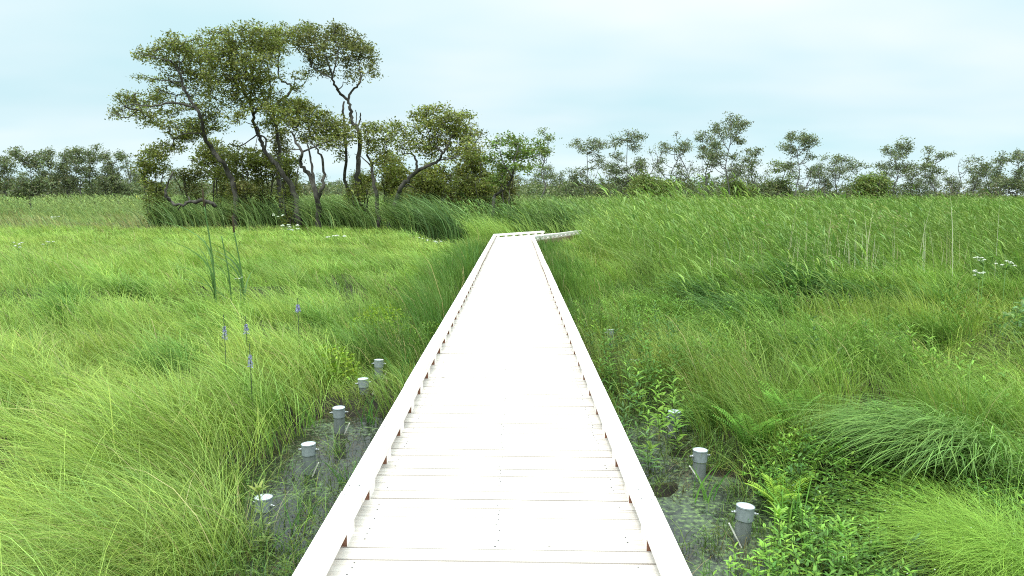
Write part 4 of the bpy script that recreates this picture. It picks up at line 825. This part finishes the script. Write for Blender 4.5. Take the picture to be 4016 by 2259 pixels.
for (x, top, w, Yd, st, co, d, ln, lab) in [
    (25, 120, 60, 80, 'tall', FARG, .5, 0, 'thin pale-stemmed tree right behind the bright-crowned tree'),
    (270, 145, 190, 95, 'full', FARC, .9, 0, 'grey spreading tree first from the left in the right-hand far wood'),
    (480, 98, 230, 92, 'full', FARC, 1.4, 0, 'broad flat-topped tree with the widest crown of the right-hand far wood'),
    (590, 175, 90, 94, 'dead', FARC, 1, .3, 'thin bare tree right of the broad flat-topped tree'),
    (745, 150, 150, 96, 'tall', FARC, .8, 0, 'open-crowned tree left of the bare forked one'),
    (800, 108, 100, 97, 'dead', FARC, 1, 0, 'bare forked tree reaching above its neighbours'),
    (910, 78, 130, 90, 'tall', FARC, .9, 0, 'slim tree touching the left side of the tallest far tree'),
    (1030, 38, 210, 84, 'tall', FARC, 1.6, 0, 'tallest tree of the far wood, with a many-lobed crown'),
    (1155, 182, 75, 92, 'tall', FARC, .6, 0, 'small tufted tree just right of the tallest far tree'),
    (1072, 250, 20, 90, 'snag', FARC, 1, 0, 'short black snag under the small tufted tree'),
    (1290, 250, 150, 95, 'full', FARG, .9, 0, 'low wide tree left of the lone tree with the tilted crown'),
    (1370, 115, 160, 90, 'tall', FARC, 1.3, .2, 'lone tree with a tilted spreading crown against open sky'),
    (1430, 250, 110, 100, 'dead', FARC, 1, 0, 'bare twiggy tree under the tilted-crown tree'),
    (1520, 238, 20, 92, 'snag', FARC, 1, 0, 'straight black snag in the middle of the right-hand far wood'),
    (1610, 208, 120, 98, 'tall', FARC, .7, 0, 'sparse pointed tree right of the straight black snag'),
    (1700, 262, 130, 102, 'full', FARC, .6, 0, 'thin-leaved tree between the pointed one and the round olive bush'),
    (1900, 152, 190, 94, 'tall', FARC, 1.3, 0, 'large airy tree rising over the round olive bush near the right'),
    (1990, 290, 120, 98, 'full', FARC, .7, 0, 'brownish low tree right of the large airy one'),
    (2125, 188, 110, 96, 'tall', FARC, .9, 0, 'flat-crowned tree between the large airy one and the right edge'),
    (2230, 228, 110, 100, 'dead', FARC, 1, 0, 'bare tree right of the flat-crowned one'), (2320, 235, 120, 98, 'tall', FARC, .6, .2, 'leaning thin tree fourth from the right edge'),
    (2400, 270, 80, 98, 'full', FARC, .5, 0, 'low thin tree third from the right edge'), (2455, 232, 65, 94, 'tall', FARC, .6, 0, 'umbrella-shaped small tree second from the right edge'), (2545, 222, 130, 90, 'full', FARC, 1.2, 0, 'denser tree cut by the right edge of the view')]:
    X_, H_, w_ = from3(x, top, w, Yd); far_tree('far_tree', lab, 'tree', GF, X_, Yd, H_, w_, st, co, ln, d)
for (x, top, w, Yd, lab) in [(625, 270, 230, 88, 'rounded bright olive bush below the broad flat-topped far tree'), (1835, 282, 260, 90, 'rounded olive bush at the foot of the large airy far tree'), (1085, 325, 130, 88, 'dark green bush at the foot of the tallest far tree'), (1230, 330, 200, 95, 'wide dull bush between the tallest and the tilted-crown far trees')]:
    X_, H_, w_ = from3(x, top, w, Yd); far_tree('far_bush', lab, 'bush', 'rounded bushes before the far wood', X_, Yd, H_, w_, 'bush', FARG if 'dull' not in lab else FARC, 0, 1.5)
GL = 'trees of the far wood on the left'
for (x, top, w, Yd, st, d, lab) in [
    (60, 120, 330, 92, 'full', 1.4, 'flat-topped tree at the left edge of the view'), (400, 85, 400, 70, 'full', 1.5, 'left tree whose dark curved trunk stands free before the far wood'),
    (690, 62, 240, 95, 'full', 1.3, 'tree with a small dark top third from the left edge'), (930, 105, 230, 94, 'full', 1.2, 'mid-height tree in the left far wood'), (1110, 32, 240, 92, 'tall', 1.4, 'tallest pale-topped tree of the left far wood'),
    (1350, 35, 170, 95, 'tall', 1.0, 'thin tree with a small umbrella top in the left far wood'), (1500, 85, 200, 94, 'full', 1.1, 'tree right of the small umbrella-topped one'), (1640, 110, 230, 92, 'full', 1.3, 'dense tree near the right end of the left far wood'), (1790, 68, 140, 98, 'dead', 1, 'bare-topped tree at the right end of the left far wood')]:
    X_, H_, w_ = fromL(x, top, w, Yd); far_tree('far_tree', lab, 'tree', GL, X_, Yd, H_, w_, st, FARC, 0, d)
# fill trees: a few kinds, copied
protos = []
for i in range(7):
    H_ = rng.uniform(5.2, 8.0); protos.append(far_tree('slender_tree', 'x', 'tree', None, 0, 0, H_, H_*rng.uniform(.35, .6), ['full', 'tall', 'dead', 'tall', 'full', 'dead', 'tall'][i], FARC, 0, .75))
spots = [(px, rng.uniform(98, 118)) for px in np.concatenate([np.linspace(-60, 520, 15), np.linspace(560, 1900, 22), np.linspace(1950, 2300, 8), np.linspace(2320, 4080, 34)])+rng.normal(size=79)*22]
for i, (px, Yd) in enumerate(spots):
    p = protos[i % 7]; o = p if i < 7 else copy_tree(p); q = at_y(px, 770, Yd); sc = rng.uniform(.6, 1.05)*(.85 if px < 540 else (.95 if px < 2300 else .88))
    o.location = (q[0], Yd, 0); o.scale = (sc, sc, sc); o.rotation_euler = (0, 0, rng.random()*6.28)
    if px < 600: o['label'] = 'small dull green tree filling the left far wood'; o['group'] = 'small fill trees of the left far wood'
    elif px < 2150: o['label'] = 'small dull green tree seen through the gaps behind the leaning trees'; o['group'] = 'small trees behind the leaning trees'
    else: o['label'] = 'small slender tree in the low part of the right far wood'; o['group'] = 'small fill trees of the right far wood'
# undergrowth mass of the wood
sp = Soup(); px = rng.uniform(-150, 4200, 8200); Yd = rng.uniform(93, 128, 8200); cx = []; 
d0 = np.array([at_y(a, 770, 1.)[0] for a in (0, 4016)]); X = CAM[0]+(d0[0]+(d0[1]-d0[0])*px/4016-CAM[0])*Yd
top = .8+2.4*fb(X, Yd*.2, 9, 3)+1.6*fb(X, Yd*.2, 3, 5); top = np.where(px < 650, top*1.3, top*np.where(px > 2900, .85, 1.35)); Z = top*rng.random(8200)**.8
C_ = np.stack([X, Yd, Z], 1); prisms(sp, np.stack([X, Yd, 0*Z], 1)[::3], C_[::3], np.full(len(C_[::3]), .05), np.full(len(C_[::3]), .02), (.1, .09, .075), 3)
j = np.repeat(np.arange(8200), 24); n = len(j); col = mix(FARC[0], FARC[1], fb(X, Yd, 5, 1))[j]; col = mix(col, (.13, .1, .06), (fb(X, Yd, 4, 6) > .56)[j]*.5)
leaves(sp, C_[j]+rng.normal(size=(n, 3))*np.array([.6, .6, .35]), .34*(.6+.8*rng.random(n)), var(col, n, .2, .08), .55)
o = sp.build('far_thicket', M_LEAF); tag(o, 'low dull green thicket filling the far wood along the horizon', 'thicket', kind='stuff')

# ------------------------------------------------------------------ sky and light
SUN_EL, SUN_AZ = R(62), R(200)
w = bpy.data.worlds.new('World'); scn.world = w; w.use_nodes = True; nt = w.node_tree; nt.nodes.clear(); L = nt.links.new
out = nd(nt, 'ShaderNodeOutputWorld'); bg = nd(nt, 'ShaderNodeBackground'); L(bg.outputs[0], out.inputs[0])
sky = nd(nt, 'ShaderNodeTexSky', sky_type='NISHITA'); sky.sun_disc = False; sky.sun_elevation = SUN_EL; sky.sun_rotation = SUN_AZ
bg.inputs['Strength'].default_value = .12
tc = nd(nt, 'ShaderNodeTexCoord'); sx = nd(nt, 'ShaderNodeSeparateXYZ'); L(tc.outputs['Generated'], sx.inputs[0])
zp = nd(nt, 'ShaderNodeMath', operation='MAXIMUM'); L(sx.outputs['Z'], zp.inputs[0]); zp.inputs[1].default_value = 0
za = nd(nt, 'ShaderNodeMath', operation='ADD'); L(zp.outputs[0], za.inputs[0]); za.inputs[1].default_value = .2
dv = nd(nt, 'ShaderNodeVectorMath', operation='DIVIDE'); cb = nd(nt, 'ShaderNodeCombineXYZ'); [L(za.outputs[0], cb.inputs[i]) for i in range(3)]
L(tc.outputs['Generated'], dv.inputs[0]); L(cb.outputs[0], dv.inputs[1])
mp = nd(nt, 'ShaderNodeMapping'); mp.inputs['Scale'].default_value = (.7, 1.0, 0); mp.inputs['Location'].default_value = (2.3, 5.1, 0); L(dv.outputs[0], mp.inputs[0])
nz = nd(nt, 'ShaderNodeTexNoise'); nz.inputs['Scale'].default_value = 1.; nz.inputs['Detail'].default_value = 3; nz.inputs['Roughness'].default_value = .5; L(mp.outputs[0], nz.inputs['Vector'])
cr = nd(nt, 'ShaderNodeValToRGB'); cr.color_ramp.elements[0].position = .3; cr.color_ramp.elements[0].color = (5.15, 7.6, 8.15, 1)
cr.color_ramp.elements[1].position = .7; cr.color_ramp.elements[1].color = (7.7, 8.75, 9.05, 1); L(nz.outputs['Fac'], cr.inputs[0])
# overcast: brightest overhead
gr = nd(nt, 'ShaderNodeValToRGB'); e = gr.color_ramp.elements; e[0].position = 0; e[0].color = (1.1, 1.08, 1.08, 1); e[1].position = .1; e[1].color = (.97, .98, .99, 1); q = e.new(.27); q.color = (1.2, 1.1, 1.06, 1)
for p_, v in ((.5, 2.2), (1., 4.2)): q = e.new(p_); q.color = (v, v*.98, v*.94, 1)
L(zp.outputs[0], gr.inputs[0])
mu = nd(nt, 'ShaderNodeMixRGB', blend_type='MULTIPLY'); mu.inputs[0].default_value = 1; L(cr.outputs[0], mu.inputs[1]); L(gr.outputs[0], mu.inputs[2])
mxs = nd(nt, 'ShaderNodeMixRGB'); mxs.inputs[0].default_value = .88; L(sky.outputs[0], mxs.inputs[1]); L(mu.outputs[0], mxs.inputs[2]); L(mxs.outputs[0], bg.inputs[0])
sun = bpy.data.objects.new('sun', bpy.data.lights.new('sun', 'SUN')); COL.objects.link(sun)
sun.data.energy = 1.5; sun.data.angle = R(14); sun.data.color = (1, .97, .92); sun.location = (0, 0, 60)
# sky rotation is measured from +Y clockwise seen from above
sd = np.array([sin(SUN_AZ)*cos(SUN_EL), cos(SUN_AZ)*cos(SUN_EL), sin(SUN_EL)])
from mathutils import Vector
sun.rotation_euler = Vector(sd).to_track_quat('Z', 'Y').to_euler()

scn.view_settings.view_transform = 'Standard'; scn.view_settings.look = 'None'; scn.view_settings.exposure = 0; scn.view_settings.gamma = 1
scn.cycles.max_bounces = 6; scn.cycles.diffuse_bounces = 3; scn.cycles.transmission_bounces = 4; scn.cycles.glossy_bounces = 2; scn.cycles.transparent_max_bounces = 4
scn.cycles.use_denoising = False; scn.cycles.pixel_filter_type = 'BLACKMAN_HARRIS'; scn.cycles.filter_width = 1.1
